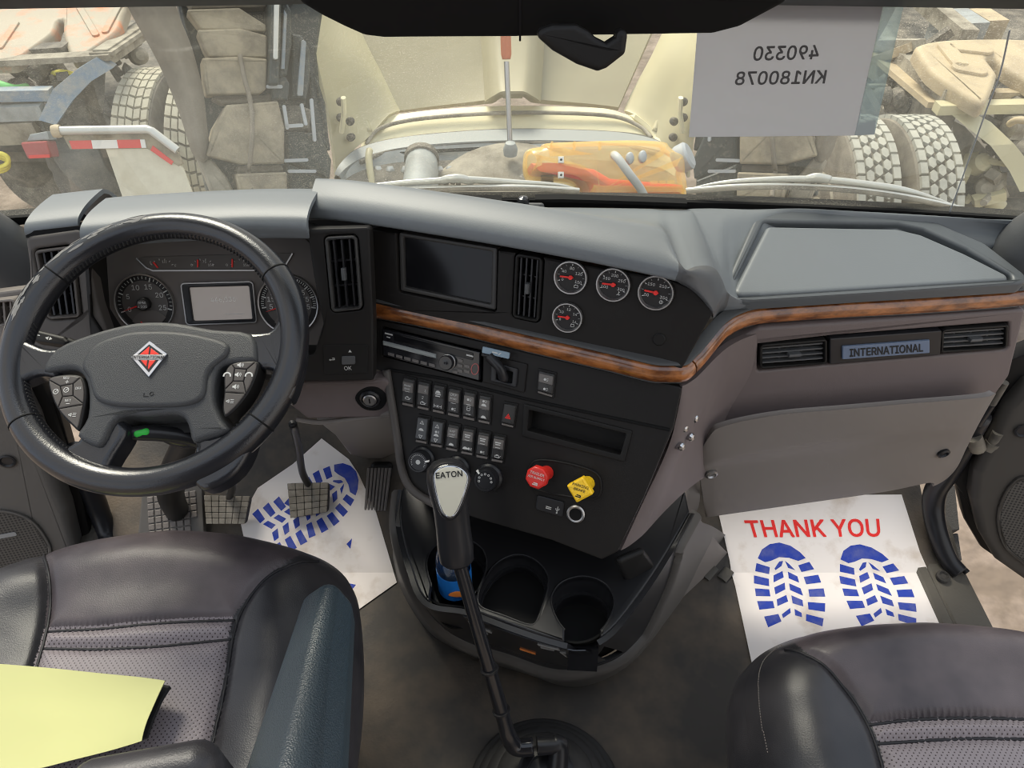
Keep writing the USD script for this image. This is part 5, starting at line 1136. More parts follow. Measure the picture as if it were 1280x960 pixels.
# ================================================================== DOORS
def door(nm, s, pts, spk, hole, gap):
    p = number('/World', nm); x = UsdGeom.Xform.Define(stage, p); tags(x.GetPrim(), kind='structure'); Z = np.zeros(3)
    F = Fr(ony(*pts[0], 1.10), np.array([-s * .25, -1, .16])); q = F.poly(dense(pts, 3).tolist() if False else pts, .01)
    put(p + '/panel', F.m(prism(q, -.06, 0, .02, 4)), 'door_grey' if s > 0 else 'grey_dark', 40, Z)
    put(p + '/edge', F.m(prism(q.buffer(.02), -.10, -.055, .01)), 'black', 40, Z)
    sp_ = F.poly(dense(spk, 5).tolist()); put(p + '/speaker_rim', F.m(prism(sp_.buffer(.008).difference(sp_), -.002, .006, .003)), 'door_grey' if s > 0 else 'grey_dark', 40, Z)
    put(p + '/speaker_mesh', F.m(prism(sp_, -.002, .003, .002)), 'speaker_mesh', 40, Z)
    h = F.moved(*F.at(*hole)); put(p + '/screw_hole', h.m(lathe([(.016, -.0), (.018, .004), (.014, .005), (.011, .001), (0, .001)], 24)), 'black_satin', 30, Z)
    if gap is not None:
        G = Fr(ony(*gap[0], 1.14), np.array([-s * .3, -1, .1])); put(p + '/hinge_gap', G.m(prism(G.poly(gap), -.05, 0, .004)), 'black', 30, Z)
    return p, F
dp, DF = door('door_2', 1, [(1282, 478), (1258, 508), (1238, 548), (1218, 590), (1214, 625), (1224, 668), (1244, 702), (1284, 730), (1420, 760), (1420, 460)], [(1290, 596), (1270, 602), (1256, 622), (1250, 648), (1256, 676), (1272, 694), (1300, 708), (1380, 712), (1400, 640), (1380, 590)], (1279, 538), [(1252, 455), (1290, 440), (1290, 470), (1262, 505), (1222, 588), (1214, 640), (1206, 622), (1190, 600), (1198, 575), (1222, 530)])
for k, (a, b, r) in enumerate((((1216, 545), (1222, 560), .018), ((1240, 505), (1256, 478), .008), ((1222, 530), (1238, 505), .010), ((1228, 575), (1248, 540), .012), ((1236, 560), (1242, 552), .016))):
    put(dp + '/hinge_piece' + ('' if k == 0 else f'_{k:03d}'), tube([ony(*a, 1.085), ony(*b, 1.085)], r, 10), 'frame_dark' if k != 2 else 'black_satin', 40, np.zeros(3))
LF_px = [(20, 482), (44, 530), (64, 590), (84, 640), (96, 690), (60, 720), (-140, 740), (-140, 440), (0, 470)]
dl, _d = door('door_1', -1, LF_px, [(-10, 640), (14, 641), (36, 650), (52, 668), (60, 690), (40, 712), (-60, 720), (-100, 700), (-60, 650)], (9, 576), [(44, 520), (70, 500), (104, 620), (104, 668), (92, 690), (70, 610)])
F_ = _d.moved(*_d.at(8, 668)); put(dl + '/speaker_mark', F_.m(prism(rect(0, 0, .045, .012, .004), .003, .0045)), 'mark_dim', 30, np.zeros(3))
# rubber door seals and the steps outside
for s, L in ((1, [(1226, 520, .44), (1190, 582, .26), (1170, 612, .16), (1167, 640, .10), (1174, 672, .06), (1186, 700, .03), (1200, 716, .02)]), (-1, [(92, 560, .30), (112, 610, .16), (124, 640, .08), (134, 668, .03), (136, 690, .02)])):
    put(number('/World/trim_2' if False else (dp if s == 1 else dl), 'door_seal'), tube([onz(*p) for p in L], [.022, .026, .026, .024, .022, .02], 14, smooth=6), 'black_satin', True, np.zeros(3))
    put(number(dp if s == 1 else dl, 'seal_lip'), tube([onz(x + s * 9, y, z) for x, y, z in L], .008, 10, smooth=6), 'black', True, np.zeros(3))
T = Thing('cab_step', 'grey textured step outside the passenger door', 'step', 'steps outside the cab doors')
T.add('tread', cat(Fr(onz(1190, 640, -.3), (0, -.3, 1)).m(prism(Fr(onz(1190, 640, -.3), (0, -.3, 1)).poly([(1182, 604), (1194, 606), (1200, 662), (1182, 664)], .004), -.06, 0, .004))), 'carpet_grey'); F_ = Fr(onz(1190, 680, -.36), (0, -.3, 1)); T.add('tread', F_.m(prism(F_.poly([(1178, 668), (1198, 666), (1203, 700), (1190, 704)], .004), -.05, 0, .004)), 'carpet_grey'); F_ = Fr(onz(1196, 715, -.4), (0, -.3, 1)); T.add('end_cap', F_.m(prism(F_.poly([(1188, 704), (1202, 700), (1208, 722), (1206, 732)], .004), -.05, 0, .004)), 'glove_grey'); T.done()
T = Thing('cab_step', 'dark step outside the driver door', 'step', 'steps outside the cab doors'); F_ = Fr(onz(118, 650, -.2), (0, -.3, 1)); T.add('tread', F_.m(prism(F_.poly([(110, 642), (130, 640), (134, 680), (104, 684)], .004), -.05, 0, .004)), 'carpet_grey'); T.add('bolt', F_.m(shift(lathe([(.014, 0), (.014, .01), (0, .012)], 12), *F_.at(128, 655))), 'steel'); T.done()
# overhead unit under the header with its hanging strap
OH = Fr(ony(640, 30, .90), (0, -.55, -.35))
T = Thing('overhead_console', 'black overhead console hanging over the middle of windshield', 'console')
T.add('body', OH.m(prism(OH.poly([(362, -40), (372, 0), (400, 17), (428, 31), (455, 43), (480, 46), (640, 45), (890, 41), (925, 32), (955, 16), (985, 0), (1000, -40)], .012, .022), -.05, .03, .015, 4)), 'void', 40)
T.add('seam', OH.m(prism(LineString(OH.pts([(650, -40), (650, 22)])).buffer(.0012), .03, .0306)), 'black_satin'); T.done()
SF = Fr(ony(730, 60, .82), (0, -1, .25))
one('strap', SF.m(prism(SF.poly([(664, 39), (690, 62), (720, 79), (746, 88), (757, 84), (780, 66), (783, 44), (781, 34), (771, 34), (768, 46), (757, 53), (745, 47), (735, 38), (720, 30), (690, 30)], .006), -.012, .012, .006, 3)), 'black', 'black webbing strap looped under the overhead console', 'strap')
# printed sheet in a clear sleeve, taped inside the glass
PS = [(877, -30), (862, 170), (1068, 168), (1102, 40), (1112, -30)]
pt = lambda x, y, o: on_wsc(x, y, o)
def glass_patch(L, o, t, n=12):
    a, b, c, d = [np.array(p, float) for p in L]; G = np.array([[pt(*((a * (1 - u) + b * u) * (1 - w) + (d * (1 - u) + c * u) * w), o) for w in np.linspace(0, 1, n)] for u in np.linspace(0, 1, n)]); return G, shell(G, t, WN)
T = Thing('printed_sheet', 'grey sheet printed with numbers in mirror writing, taped to windshield', 'paper')
T.add('sheet', glass_patch([(877, -30), (1112, -30), (1068, 169), (861, 171)], .004, .0006)[1], 'sheet_grey', True)
T.add('sleeve', glass_patch([(1112, -30), (1138, -30), (1093, 168), (1068, 169)], .004, .0004)[1], 'clear_film', True, label='clear margin of plastic sleeve')
for words, cx, cy, wpx, h in (('490330', 983, 66, 82, 17), ('KN180078', 976, 97, 113, 16)):
    v, f = text(words, 1.0, .02, True, center=False); v = v.copy(); u = (v[:, 0] - v[:, 0].min()) / np.ptp(v[:, 0]); P = [pt(cx + wpx / 2 - u[i] * wpx - (cy - 66) * 0 + (v[i, 1] - .5) * 3, cy + (.5 - v[i, 1]) * h + (.5 - u[i]) * 2 * (-1), .0046 + (.0006 if v[i, 2] > .01 else 0)) for i in range(len(v))]
    T.add('lettering', (np.array(P), f), 'print_grey', False, label='dark grey mirrored lettering')
T.done()
# ================================================================== THE TRUCK'S OWN NOSE: OPEN HOOD, ENGINE BAY, WIPERS
def gy(rows): return np.array([[ony(x, y, d) for x, y, d in r] for r in rows])
def mirror(m): v = np.array(m[0]); v[:, 0] *= -1; return v, np.asarray(m[1])[:, ::-1]
T = Thing('truck_hood', 'cream truck hood tilted open, seen from inside beyond the windshield', 'hood')
hp = gy([[(487, 140, 2.60), (540, 133, 2.62), (600, 126, 2.63), (612, 125, 2.62), (628, 117, 2.56), (654, 117, 2.56), (668, 124, 2.62), (680, 125, 2.63), (730, 129, 2.62), (773, 134, 2.60)],
         [(470, 100, 2.68), (530, 96, 2.71), (600, 92, 2.73), (610, 92, 2.72), (626, 88, 2.66), (656, 88, 2.66), (672, 92, 2.72), (682, 92, 2.73), (740, 95, 2.71), (788, 100, 2.68)],
         [(438, 43, 2.80), (520, 42, 2.84), (598, 41, 2.86), (606, 41, 2.85), (622, 40, 2.79), (660, 40, 2.79), (676, 41, 2.85), (684, 41, 2.86), (752, 42, 2.84), (813, 43, 2.80)],
         [(396, -45, 2.98), (500, -45, 3.04), (594, -45, 3.07), (602, -45, 3.06), (618, -45, 3.0), (664, -45, 3.0), (680, -45, 3.06), (688, -45, 3.07), (776, -45, 3.04), (852, -45, 2.98)]])
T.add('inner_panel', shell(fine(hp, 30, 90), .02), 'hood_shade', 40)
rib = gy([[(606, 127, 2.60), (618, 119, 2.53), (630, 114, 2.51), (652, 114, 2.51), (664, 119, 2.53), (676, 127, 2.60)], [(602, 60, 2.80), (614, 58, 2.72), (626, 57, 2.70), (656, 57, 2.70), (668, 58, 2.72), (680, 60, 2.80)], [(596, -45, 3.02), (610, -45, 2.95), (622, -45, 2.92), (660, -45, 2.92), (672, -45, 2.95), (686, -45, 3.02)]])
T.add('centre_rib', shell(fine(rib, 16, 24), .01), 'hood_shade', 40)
sideL = gy([[(421, 222, 2.30), (440, 190, 2.38), (462, 170, 2.46), (487, 143, 2.56), (500, 139, 2.60)],
            [(414, 160, 2.36), (430, 150, 2.42), (450, 142, 2.50), (478, 122, 2.60), (492, 118, 2.66)],
            [(402, 100, 2.42), (414, 80, 2.50), (428, 78, 2.56), (452, 72, 2.66), (466, 70, 2.74)],
            [(388, 40, 2.48), (398, 30, 2.56), (408, 28, 2.63), (428, 24, 2.74), (444, 22, 2.82)],
            [(366, -45, 2.58), (378, -45, 2.66), (386, -45, 2.73), (402, -45, 2.85), (418, -45, 2.94)]])
for k in range(2):
    g = shell(fine(sideL, 30, 40), .015); g = mirror(g) if k else g
    T.add('side_wall', g, 'cream', 40)
    rg = tube(np.array([ony(x, y, d - .012) for x, y, d in ((462, 165, 2.49), (452, 140, 2.54), (430, 90, 2.60), (412, 45, 2.67), (392, -10, 2.74))]), .012, 8, smooth=4); T.add('crease', mirror(rg) if k else rg, 'cream', True)
    for p in ((427, 126), (427, 146), (439, 151), (440, 171)):
        q = ony(*p, 2.37); g = lathe([(.014, -.03), (.012, .0), (.008, .004), (.006, .02), (0, .022)], 14, O=q, N=unit([.35, -.8, .45])); T.add('stud', mirror(g) if k else g, 'frame_dark', 40)
    br = tube(np.array([ony(*p, 2.345) for p in ((429, 122), (430, 140), (427, 165))]), .014, 8, squash=.6); T.add('bracket', mirror(br) if k else br, 'cream_light', 40)
lip = gy([[(452, 200, 2.40), (470, 178, 2.46), (530, 168, 2.50), (640, 162, 2.52), (756, 164, 2.50), (806, 172, 2.46), (824, 188, 2.40)],
          [(456, 178, 2.46), (478, 160, 2.52), (530, 148, 2.56), (640, 142, 2.58), (756, 144, 2.56), (796, 156, 2.52), (816, 170, 2.46)],
          [(478, 150, 2.54), (492, 144, 2.58), (536, 138, 2.60), (640, 132, 2.62), (750, 135, 2.60), (780, 142, 2.58), (792, 148, 2.54)]])
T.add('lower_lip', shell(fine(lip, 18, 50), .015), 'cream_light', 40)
T.add('lip_edge', tube(np.array([ony(x, y, d - .01) for x, y, d in ((458, 180, 2.45), (476, 160, 2.51), (530, 148, 2.55), (640, 141, 2.57), (756, 144, 2.55), (798, 157, 2.51), (814, 172, 2.45))]), .007, 8, smooth=6), 'frame_dust', True)
T.done()

# inner fender liners of the hood
def liner(side):
    T = Thing('fender_liner', 'dust caked black inner fender liner, left of the open hood' if side < 0 else 'dust caked black inner fender liner, right of the open hood below the printed sheet', 'fender liner', 'inner fender liners of the open hood')
    base = ony(300, 120, 2.12); F = Fr(base, unit([.42, -.80, .42]))
    def P(L, z0, z1, b, m, name, sm=20, lab=None, r=.006):
        g = F.m(prism(F.poly(L, r), z0, z1, b, 3)); T.add(name, mirror(g) if side > 0 else g, m, sm, label=lab)
    def S(rows, m, name, sm=45):
        G = np.array([[F.w([*F.at(x, y), h])[0] for x, y, h in r] for r in rows]); g = shell(fine(G, 24, 24), -.02); T.add(name, mirror(g) if side > 0 else g, m, sm)
    P([(215, -40), (420, -40), (405, 60), (418, 190), (420, 247), (262, 247), (250, 190), (240, 80)], -.16, -.10, .02, 'liner_black', 'back_plate')
    S([[(128, -60, -.02), (166, -60, .03), (205, -60, .0)], [(163, 14, -.02), (190, 12, .04), (219, 5, .0)], [(199, 80, -.02), (222, 75, .04), (242, 66, .0)], [(224, 140, -.02), (240, 135, .04), (256, 127, .0)], [(241, 192, -.02), (250, 188, .03), (262, 180, .0)], [(250, 204, -.03), (256, 203, .0), (263, 196, -.02)]], 'dusty_dark', 'fender_edge')
    P([(205, -50), (330, -50), (336, 6), (240, 8)], -.10, -.03, .02, 'dusty_dark', 'liner_step')
    P([(232, 10), (300, 8), (334, 30), (334, 38), (252, 36)], -.10, -.015, .008, 'dusty', 'liner_step')
    P([(246, 37), (300, 35), (334, 44), (334, 72), (262, 71), (256, 62)], -.10, .0, .008, 'dusty', 'liner_step')
    P([(252, 73), (300, 71), (334, 74), (332, 112), (325, 118), (258, 119), (254, 100)], -.10, .015, .009, 'dusty', 'liner_step')
    P([(258, 119), (330, 118), (350, 112), (352, 126), (280, 130)], -.12, -.03, .01, 'dusty_dark', 'liner_step')
    P([(282, 132), (346, 127), (354, 160), (354, 205), (302, 206), (257, 195), (266, 160)], -.10, .03, .009, 'dusty', 'liner_panel')
    P([(298, 207), (354, 206), (356, 215), (296, 216)], -.12, -.02, .008, 'dusty_dark', 'liner_step')
    P([(293, 217), (356, 215), (357, 250), (300, 250)], -.10, .045, .009, 'dusty', 'liner_panel')
    P([(246, 198), (264, 198), (284, 222), (298, 250), (270, 255)], -.08, .0, .01, 'frame_dust', 'liner_flap')
    P([(336, -40), (350, -40), (348, 60), (346, 108), (333, 108), (336, 40)], -.10, .05, .01, 'liner_black', 'liner_fin')
    P([(340, -40), (347, -40), (344, 78), (338, 78)], .05, .062, .004, 'galv', 'fin_edge')
    P([(350, -10), (363, 14), (364, 55), (358, 95), (346, 100)], -.12, .02, .012, 'liner_black', 'liner_fin'); P([(353, 14), (357, 20), (354, 88), (349, 88)], .02, .03, .003, 'blue_steel', 'fin_edge')
    P([(364, 40), (378, 42), (388, 60), (389, 100), (384, 124), (366, 122)], -.14, -.01, .014, 'liner_black', 'liner_fin'); P([(377, 48), (383, 52), (379, 120), (371, 120)], -.01, .0, .003, 'blue_steel', 'fin_edge')
    P([(390, 82), (402, 100), (411, 128), (415, 170), (418, 190), (392, 175)], -.16, -.04, .014, 'liner_black', 'liner_fin')
    P([(338, 84), (350, 86), (362, 104), (360, 126), (340, 124)], -.12, .01, .01, 'liner_black', 'liner_rib')
    P([(356, 132), (372, 130), (392, 136), (388, 162), (356, 162)], -.14, -.02, .012, 'frame_dark', 'liner_rib')
    P([(358, 164), (400, 166), (416, 200), (414, 225), (360, 200)], -.14, -.01, .014, 'liner_black', 'liner_rib'); P([(358, 204), (412, 226), (400, 247), (360, 247)], -.14, .0, .014, 'liner_black', 'liner_rib')
    for L in ([(334, 109), (350, 109)], [(354, 134), (358, 160)], [(376, 132), (381, 155)], [(358, 158), (376, 157)], [(356, 201), (382, 200)], [(361, 214), (392, 214)], [(388, 126), (392, 175)]):
        g = F.m(shift(prism(LineString(F.pts(L)).buffer(.005), 0, .012), 0, 0, .008)); T.add('rib_edge', mirror(g) if side > 0 else g, 'glove_grey', 30)
    w = np.array([F.w([*F.at(x, y), h])[0] for x, y, h in ((299, 70, .02), (304, 100, .036), (311, 125, .03), (313, 160, .05), (310, 204, .05), (311, 214, .0), (313, 245, .06))]); g = tube(w, .007, 8, smooth=4); T.add('cable', mirror(g) if side > 0 else g, 'dusty_dark', True)
    T.done()
liner(-1); liner(1)

# engine bay end panel below the hood
T = Thing('radiator_support', 'grey steel cross panel with holes and rubber seal at front of engine bay', 'engine bay panel')
rs = gy([[(428, 225, 2.22), (446, 205, 2.30), (500, 190, 2.36), (640, 181, 2.40), (760, 184, 2.36), (830, 196, 2.30), (850, 215, 2.22)], [(430, 240, 2.18), (448, 226, 2.25), (500, 214, 2.31), (640, 207, 2.34), (760, 208, 2.31), (830, 215, 2.25), (848, 230, 2.18)]])
T.add('face', shell(fine(rs, 10, 50), .02), 'grey_steel', 40)
ub = gy([[(424, 222, 2.24), (440, 197, 2.33), (480, 182, 2.40), (540, 174, 2.44), (640, 168, 2.47), (760, 171, 2.44), (815, 180, 2.38), (852, 205, 2.25)], [(428, 226, 2.21), (446, 207, 2.29), (490, 193, 2.35), (540, 187, 2.37), (640, 182, 2.39), (760, 185, 2.36), (830, 197, 2.29), (850, 216, 2.21)]])
T.add('upper_band', shell(fine(ub, 10, 50), .02), 'hood_grey', 40)
T.add('seal', tube(np.array([ony(x, y, d) for x, y, d in ((422, 224, 2.24), (432, 204, 2.30), (448, 190, 2.37), (480, 180, 2.41), (540, 171, 2.45), (640, 165, 2.48), (760, 168, 2.45), (815, 177, 2.39), (856, 205, 2.25))]), .012, 10, smooth=6), 'frame_dark', True)
T.add('ridge', tube(np.array([ony(x, y, d) for x, y, d in ((450, 203, 2.28), (490, 189, 2.35), (560, 182, 2.38), (640, 179, 2.39), (760, 181, 2.36), (820, 192, 2.29))]), .008, 8, smooth=6), 'frame_dark', True)
FR = Fr(ony(640, 195, 2.345), unit([0, -.9, .44]))
for a, b in (((502, 192), (524, 191)), ((540, 189), (600, 186)), ((616, 187), (660, 187)), ((672, 186), (700, 187))): T.add('slot', FR.m(prism(LineString(FR.pts([a, b])).buffer(.006), 0, .012)), 'void')
for p in ((472, 197), (480, 196), (485, 200), (590, 194), (590, 201), (540, 190), (625, 194), (651, 193)): T.add('hole', FR.m(shift(prism(circ(0, 0, .008, 12), .0, .012), *FR.at(*p))), 'void')
lw = gy([[(430, 232, 2.16), (500, 208, 2.27), (640, 205, 2.30), (760, 206, 2.27), (850, 228, 2.16)], [(424, 262, 2.05), (500, 262, 2.10), (640, 262, 2.12), (760, 262, 2.10), (850, 262, 2.05)]])
T.add('lower_plate', shell(fine(lw, 8, 40), .02), 'frame_dark', 40)
for x in (473, 488, 507, 549, 562, 579): q = ony(x, 213, 2.235); T.add('bolt', lathe([(.016, -.01), (.016, .008), (.010, .012), (0, .014)], 6, O=q, N=unit([0, -.9, .44])), 'galv', 30)
T.add('air_duct', tube(np.array([ony(527, 194, 2.26), ony(527, 205, 2.20), ony(526, 225, 2.10), ony(524, 250, 1.98)]), [.045, .052, .055, .06], 20, smooth=4), 'grey_steel', True)
T.add('duct_clamp', tube(np.array([ony(527, 196, 2.235), ony(527, 201, 2.215)]), .057, 20), 'frame_dark', 40)
T.add('stay', tube(np.array([ony(462, 188, 2.28), ony(461, 200, 2.24), ony(466, 236, 2.16)]), .012, 8, smooth=4), 'cream', True)
T.add('round_cover', lathe([(.30, -.03), (.30, .0), (.24, .03), (.12, .045), (0, .048)], 36, O=ony(640, 275, 2.06), N=unit([0, -.45, .9])), 'frame_dust', 40)
T.done()
# hood prop
T = Thing('hood_prop', 'thin steel prop rod with orange brown handle in the middle of open hood', 'prop rod')
h0, h1, h2 = ony(631, 10, 2.42), ony(633, 74, 2.36), ony(638, 190, 2.23)
T.add('rod', tube([h1 * 1.05 - h0 * .05, h2], .0085, 12), 'steel', True); T.add('handle', tube([h0, h0 * .1 + h1 * .9, h1], [.0165, .0165, .013], 16), 'handle_orange', 40)
T.add('bracket', cat(lathe([(.022, -.02), (.024, .0), (.016, .02), (0, .022)], 16, O=ony(638, 186, 2.22)), FR.m(prism(FR.poly([(630, 190), (646, 190), (646, 204), (632, 204)], .004), .075, .09, .004))), 'grey_steel', 30); T.done()
# wiper arms
def wiper(label, blade, arms, holes):
    T = Thing('windshield_wiper', label, 'wiper', 'windshield wipers')
    g = lambda L, o: np.array([on_wsc(x, y, o) for x, y in L])
    T.add('blade', tube(g(blade, -.018), .005, 8, smooth=6), 'frame_dark', True); T.add('blade_holder', tube(g([(x, y - 2.6) for x, y in blade], -.022), .0042, 8, smooth=6), 'galv', True)
    for L, r in arms: T.add('arm', tube(g(L, -.034), r, 10, smooth=6, squash=.6, up=WN), 'galv', True)
    for p in holes: T.add('rivet', tube(g([p, p], -.038) + np.array([[0, 0, 0], WN * .008]), .005, 10), 'frame_dark', 30)
    T.done()
wiper('left windshield wiper lying along the base of the glass', [(402, 248), (440, 243), (520, 238), (600, 236), (660, 236), (724, 240)], [([(404, 246), (440, 236), (500, 229), (545, 226), (575, 224), (640, 228), (690, 231), (722, 237)], [.004, .009, .010, .004]), ([(552, 226), (562, 223.5), (578, 223.5), (590, 228)], [.010, .013, .010]), ([(452, 238), (470, 236), (500, 236)], .005)], [(558, 226), (566, 225), (573, 226)])
wiper('right windshield wiper lying along the base of the glass', [(858, 240), (920, 235), (985, 234), (1060, 238), (1130, 247), (1204, 263)], [([(858, 238), (900, 229), (950, 225), (1020, 224), (1080, 230), (1130, 238), (1170, 250), (1198, 261)], [.004, .009, .010, .004]), ([(1008, 224), (1020, 221.5), (1036, 224)], [.010, .012, .010])], [(1016, 224), (1024, 224)])
# coolant tank
T = Thing('coolant_tank', 'translucent yellow plastic coolant tank holding red coolant behind the glass', 'tank')
TF = Fr(ony(760, 212, 1.66), unit([.04, -.84, .54]))
tk = TF.poly(dense([(659, 196), (661, 187), (668, 183), (681, 181), (684, 177), (720, 175), (790, 173), (832, 175), (840, 181), (848, 188), (858, 194), (860, 215), (859, 248), (800, 250), (738, 249), (732, 236), (722, 224), (700, 220), (668, 219), (660, 211)], 3).tolist(), .004)
T.add('body', TF.m(prism(tk, -.20, 0, .035, 6)), 'tank_plastic', 60)
cl = tk.buffer(-.012).intersection(TF.poly([(640, 201), (700, 204), (745, 210), (765, 222), (880, 232), (880, 260), (640, 260)]))
T.add('coolant', TF.m(prism(cl, -.185, -.014, .02, 4)), 'coolant', 60, label='red coolant inside')
T.add('seam', tube(np.hstack([np.array(tk.exterior.coords)[:-1], np.full((len(tk.exterior.coords) - 1, 1), -.09)]) @ np.array([TF.U, TF.V, TF.N]) + TF.O, .006, 6, closed=True), 'tank_plastic', True)
cN = unit([.75, -.15, .55]); cO = TF.w([*TF.at(857, 197), -.07])[0]
T.add('cap', lathe([(.026, -.01), (.034, .0), (.036, .006), (.036, .028), (.030, .034), (0, .035)], 28, O=cO, N=cN), 'glove_grey', 40)
for p in ((701, 200), (701, 219)): T.add('clip', TF.m(cat(prism(TF.poly([(p[0] - 3.5, p[1] - 4), (p[0] + 3.5, p[1] - 4), (p[0] + 3.5, p[1] + 4), (p[0] - 3.5, p[1] + 4)]), -.004, .008, .002))), 'tape_white'); T.add('clip_hole', TF.m(shift(prism(circ(0, 0, .0028, 10), .008, .0086), *TF.at(*p))), 'void', False, under=None)
for p in ((787, 198), (803, 196)): T.add('port', TF.m(shift(lathe([(.010, -.01), (.010, .006), (.007, .010), (0, .011)], 18, sy=1.5), *TF.at(*p))), 'glove_grey', 40)
T.add('hose', tube(np.array([TF.w([*TF.at(*p), h])[0] for p, h in (((768, 193), -.01), ((771, 200), .022), ((784, 219), .03), ((798, 236), .02), ((812, 258), .0))]), .0105, 12, smooth=6), 'hose', True)
for a in (.55, .62, .70): T.add('mould_rib', TF.m(prism(LineString(TF.pts([(690 + (a - .55) * 400, 178), (690 + (a - .55) * 400, 186)])).buffer(.003), -.01, .002)), 'tank_plastic', 30)
for p in ((690, 216), (840, 246)): T.add('support', TF.m(prism(TF.poly([(p[0] - 8, p[1] - 6), (p[0] + 8, p[1] - 6), (p[0] + 8, p[1] + 120), (p[0] - 8, p[1] + 120)]), -.16, -.13)), 'frame_dark')
FT = TF.moved(*TF.at(828, 228), .0); T.add('moulded_text', FT.m(cat(stroke([(-.03, .0), (-.012, .0)], .008, -.002, .002), stroke([(-.008, 0), (.008, 0)], .008, -.002, .002), stroke([(.012, 0), (.03, 0)], .008, -.002, .002))), 'tank_plastic', 30)
T.done()

# ================================================================== THE TRUCKS PARKED AHEAD
def tire(T, cx, cy, w, side, mats, pattern, seed):
    R, cz = .52, -.53; h = w / 2
    prof = [(.22, -h * .75), (.27, -h * .9), (.38, -h * 1.02), (.46, -h), (.495, -h * .92), (.503, -h * .80), (.503, h * .80), (.495, h * .92), (.46, h), (.38, h * 1.02), (.27, h * .9), (.22, h * .75)]
    nm = T.add('tire', lathe(prof, 64, O=(cx, cy, cz), N=(1, 0, 0)), 'tire_side', 40)
    r_ = random.Random(seed); c0, c1 = (mats[0], mats[1])
    rows = 5; pitch = 2 * math.pi / 46; far = []
    for k in range(46):
        for j in range(rows):
            a0 = k * pitch + (pitch / 2 if (j % 2 and pattern == 'hex') else 0) + (j - 2) * .012; u0 = -h * .86 + j * (w * .86) / rows; u1 = u0 + w * .86 / rows; g = .006
            if pattern == 'zig' and j == 2: g = .004
            da = pitch * .5 * .90; um = (u0 + u1) / 2; hw = (u1 - u0) / 2 - g / 2
            if pattern == 'hex' and 0 < j < 4: pts = [(-1, -.55), (0, -1.06), (1, -.55), (1, .55), (0, 1.06), (-1, .55)]
            elif pattern == 'hex': pts = [(-1, -.97), (1, -.97), (1, .97), (-1, .97)]
            else:
                sk = .22 if j in (0, 1) else (-.22 if j in (3, 4) else .5); pts = [(-1, -.95 - sk * .5), (1, -.95 + sk * .5), (1, .95 + sk * .5), (-1, .95 - sk * .5)]
            P = []
            for rr_, sc in ((.500, 1.0), (R, .93)):
                for x, y in pts:
                    a = a0 + y * da * sc; P.append((cx + um + x * hw * sc, cy + rr_ * math.cos(a), cz + rr_ * math.sin(a)))
            n = len(pts); P = np.array(P); F = [[i, (i + 1) % n, n + (i + 1) % n] for i in range(n)] + [[i, n + (i + 1) % n, n + i] for i in range(n)] + [[n, n + i, n + i + 1] for i in range(1, n - 1)]
            m = (P, np.array(F)[:, ::-1]); a_ = (a0 + math.pi * 2) % (2 * math.pi)
            if math.radians(70) < a_ < math.radians(200): T.add('tread_block', m, c0 if r_.random() < .6 else c1, False, under=nm)
            else: far.append(m)
    T.add('tread', cat(*far), c1, False, under=nm, kind='stuff')
    s = side; T.add('rim', lathe([(.225, -.02), (.24, .0), (.225, .02), (.20, .0), (.19, -.05), (.10, -.06), (.09, .03), (.0, .035)], 40, O=(cx + s * h * .72, cy, cz), N=(s, 0, 0)), 'frame_dust', 40, under=nm)
    return nm
def rail(p, q, w, h, m='frame_dust'):
    p, q = np.asarray(p, float), np.asarray(q, float); d = unit(q - p); s_ = unit(np.cross(d, [0, 0, 1])); u = np.cross(s_, d)
    return loft(np.array([[e + s_ * a * w / 2 + u * b * h / 2 for a, b in ((-1, -1), (1, -1), (1, 1), (-1, 1))] for e in (p, q)]))
def jumble(T, name, pts, r, m, seed, n=10):
    """The valves, brackets and hoses round an axle: short pieces of real pipe and blocks."""
    q = random.Random(seed)
    for k in range(n):
        c = np.array(pts[k % len(pts)]) + np.array([q.uniform(-r, r) for _ in range(3)]) * [1, .6, .6]
        a = np.array([q.uniform(-1, 1) for _ in range(3)]) * .10
        if k % 3 == 0: g = lathe([(.03, -.05), (.05, -.04), (.05, .03), (.028, .05), (0, .052)], 14, O=c, N=unit(a + [0, -.05, .05]))
        elif k % 3 == 1: g = tube([c - a, c, c + [a[1], a[0], -.06]], .018, 8, smooth=3)
        else: g = rail(c - a, c + a, .06, .05)
        T.add(name, g, m[k % len(m)], 30)

T = Thing('tractor_truck', 'rear of dusty tractor truck with mud flap, seen through left of the windshield', 'truck', 'tractor trucks parked ahead')
tire(T, -2.09, 4.2, .235, 1, ('tire', 'tire'), 'zig', 1); tire(T, -1.80, 4.2, .235, 1, ('tire', 'tire'), 'zig', 2)
FW = Fr(ony(90, 45, 4.35), unit([0, -.12, 1]), right=(1, 0, 0))
T.add('fifth_wheel', FW.m(prism(FW.poly(dense([(-90, -40), (-70, 40), (-40, 72), (4, 76), (20, 73), (42, 58), (66, 40), (72, 26), (78, 25), (78, 40), (84, 62), (90, 70), (104, 67), (122, 56), (147, 37), (153, 20), (158, 4), (160, -40)], 3).tolist()), -.07, .0, .025, 3)), 'greased', 40)
for L in ([(150, 6), (132, 40)], [(100, 10), (120, 44)], [(20, 30), (0, 60)]): T.add('grease_ridge', FW.m(prism(LineString(FW.pts(L)).buffer(.02), 0, .010, .004)), 'greased', 40, under='fifth_wheel')
T.add('slide_plate', rail(ony(-30, 78, 4.1), ony(140, 69, 4.1), .08, .03), 'frame_dust', False); T.add('slide_plate', rail(ony(40, 64, 4.25), ony(85, 61, 4.25), .10, .05), 'frame_dark', False)
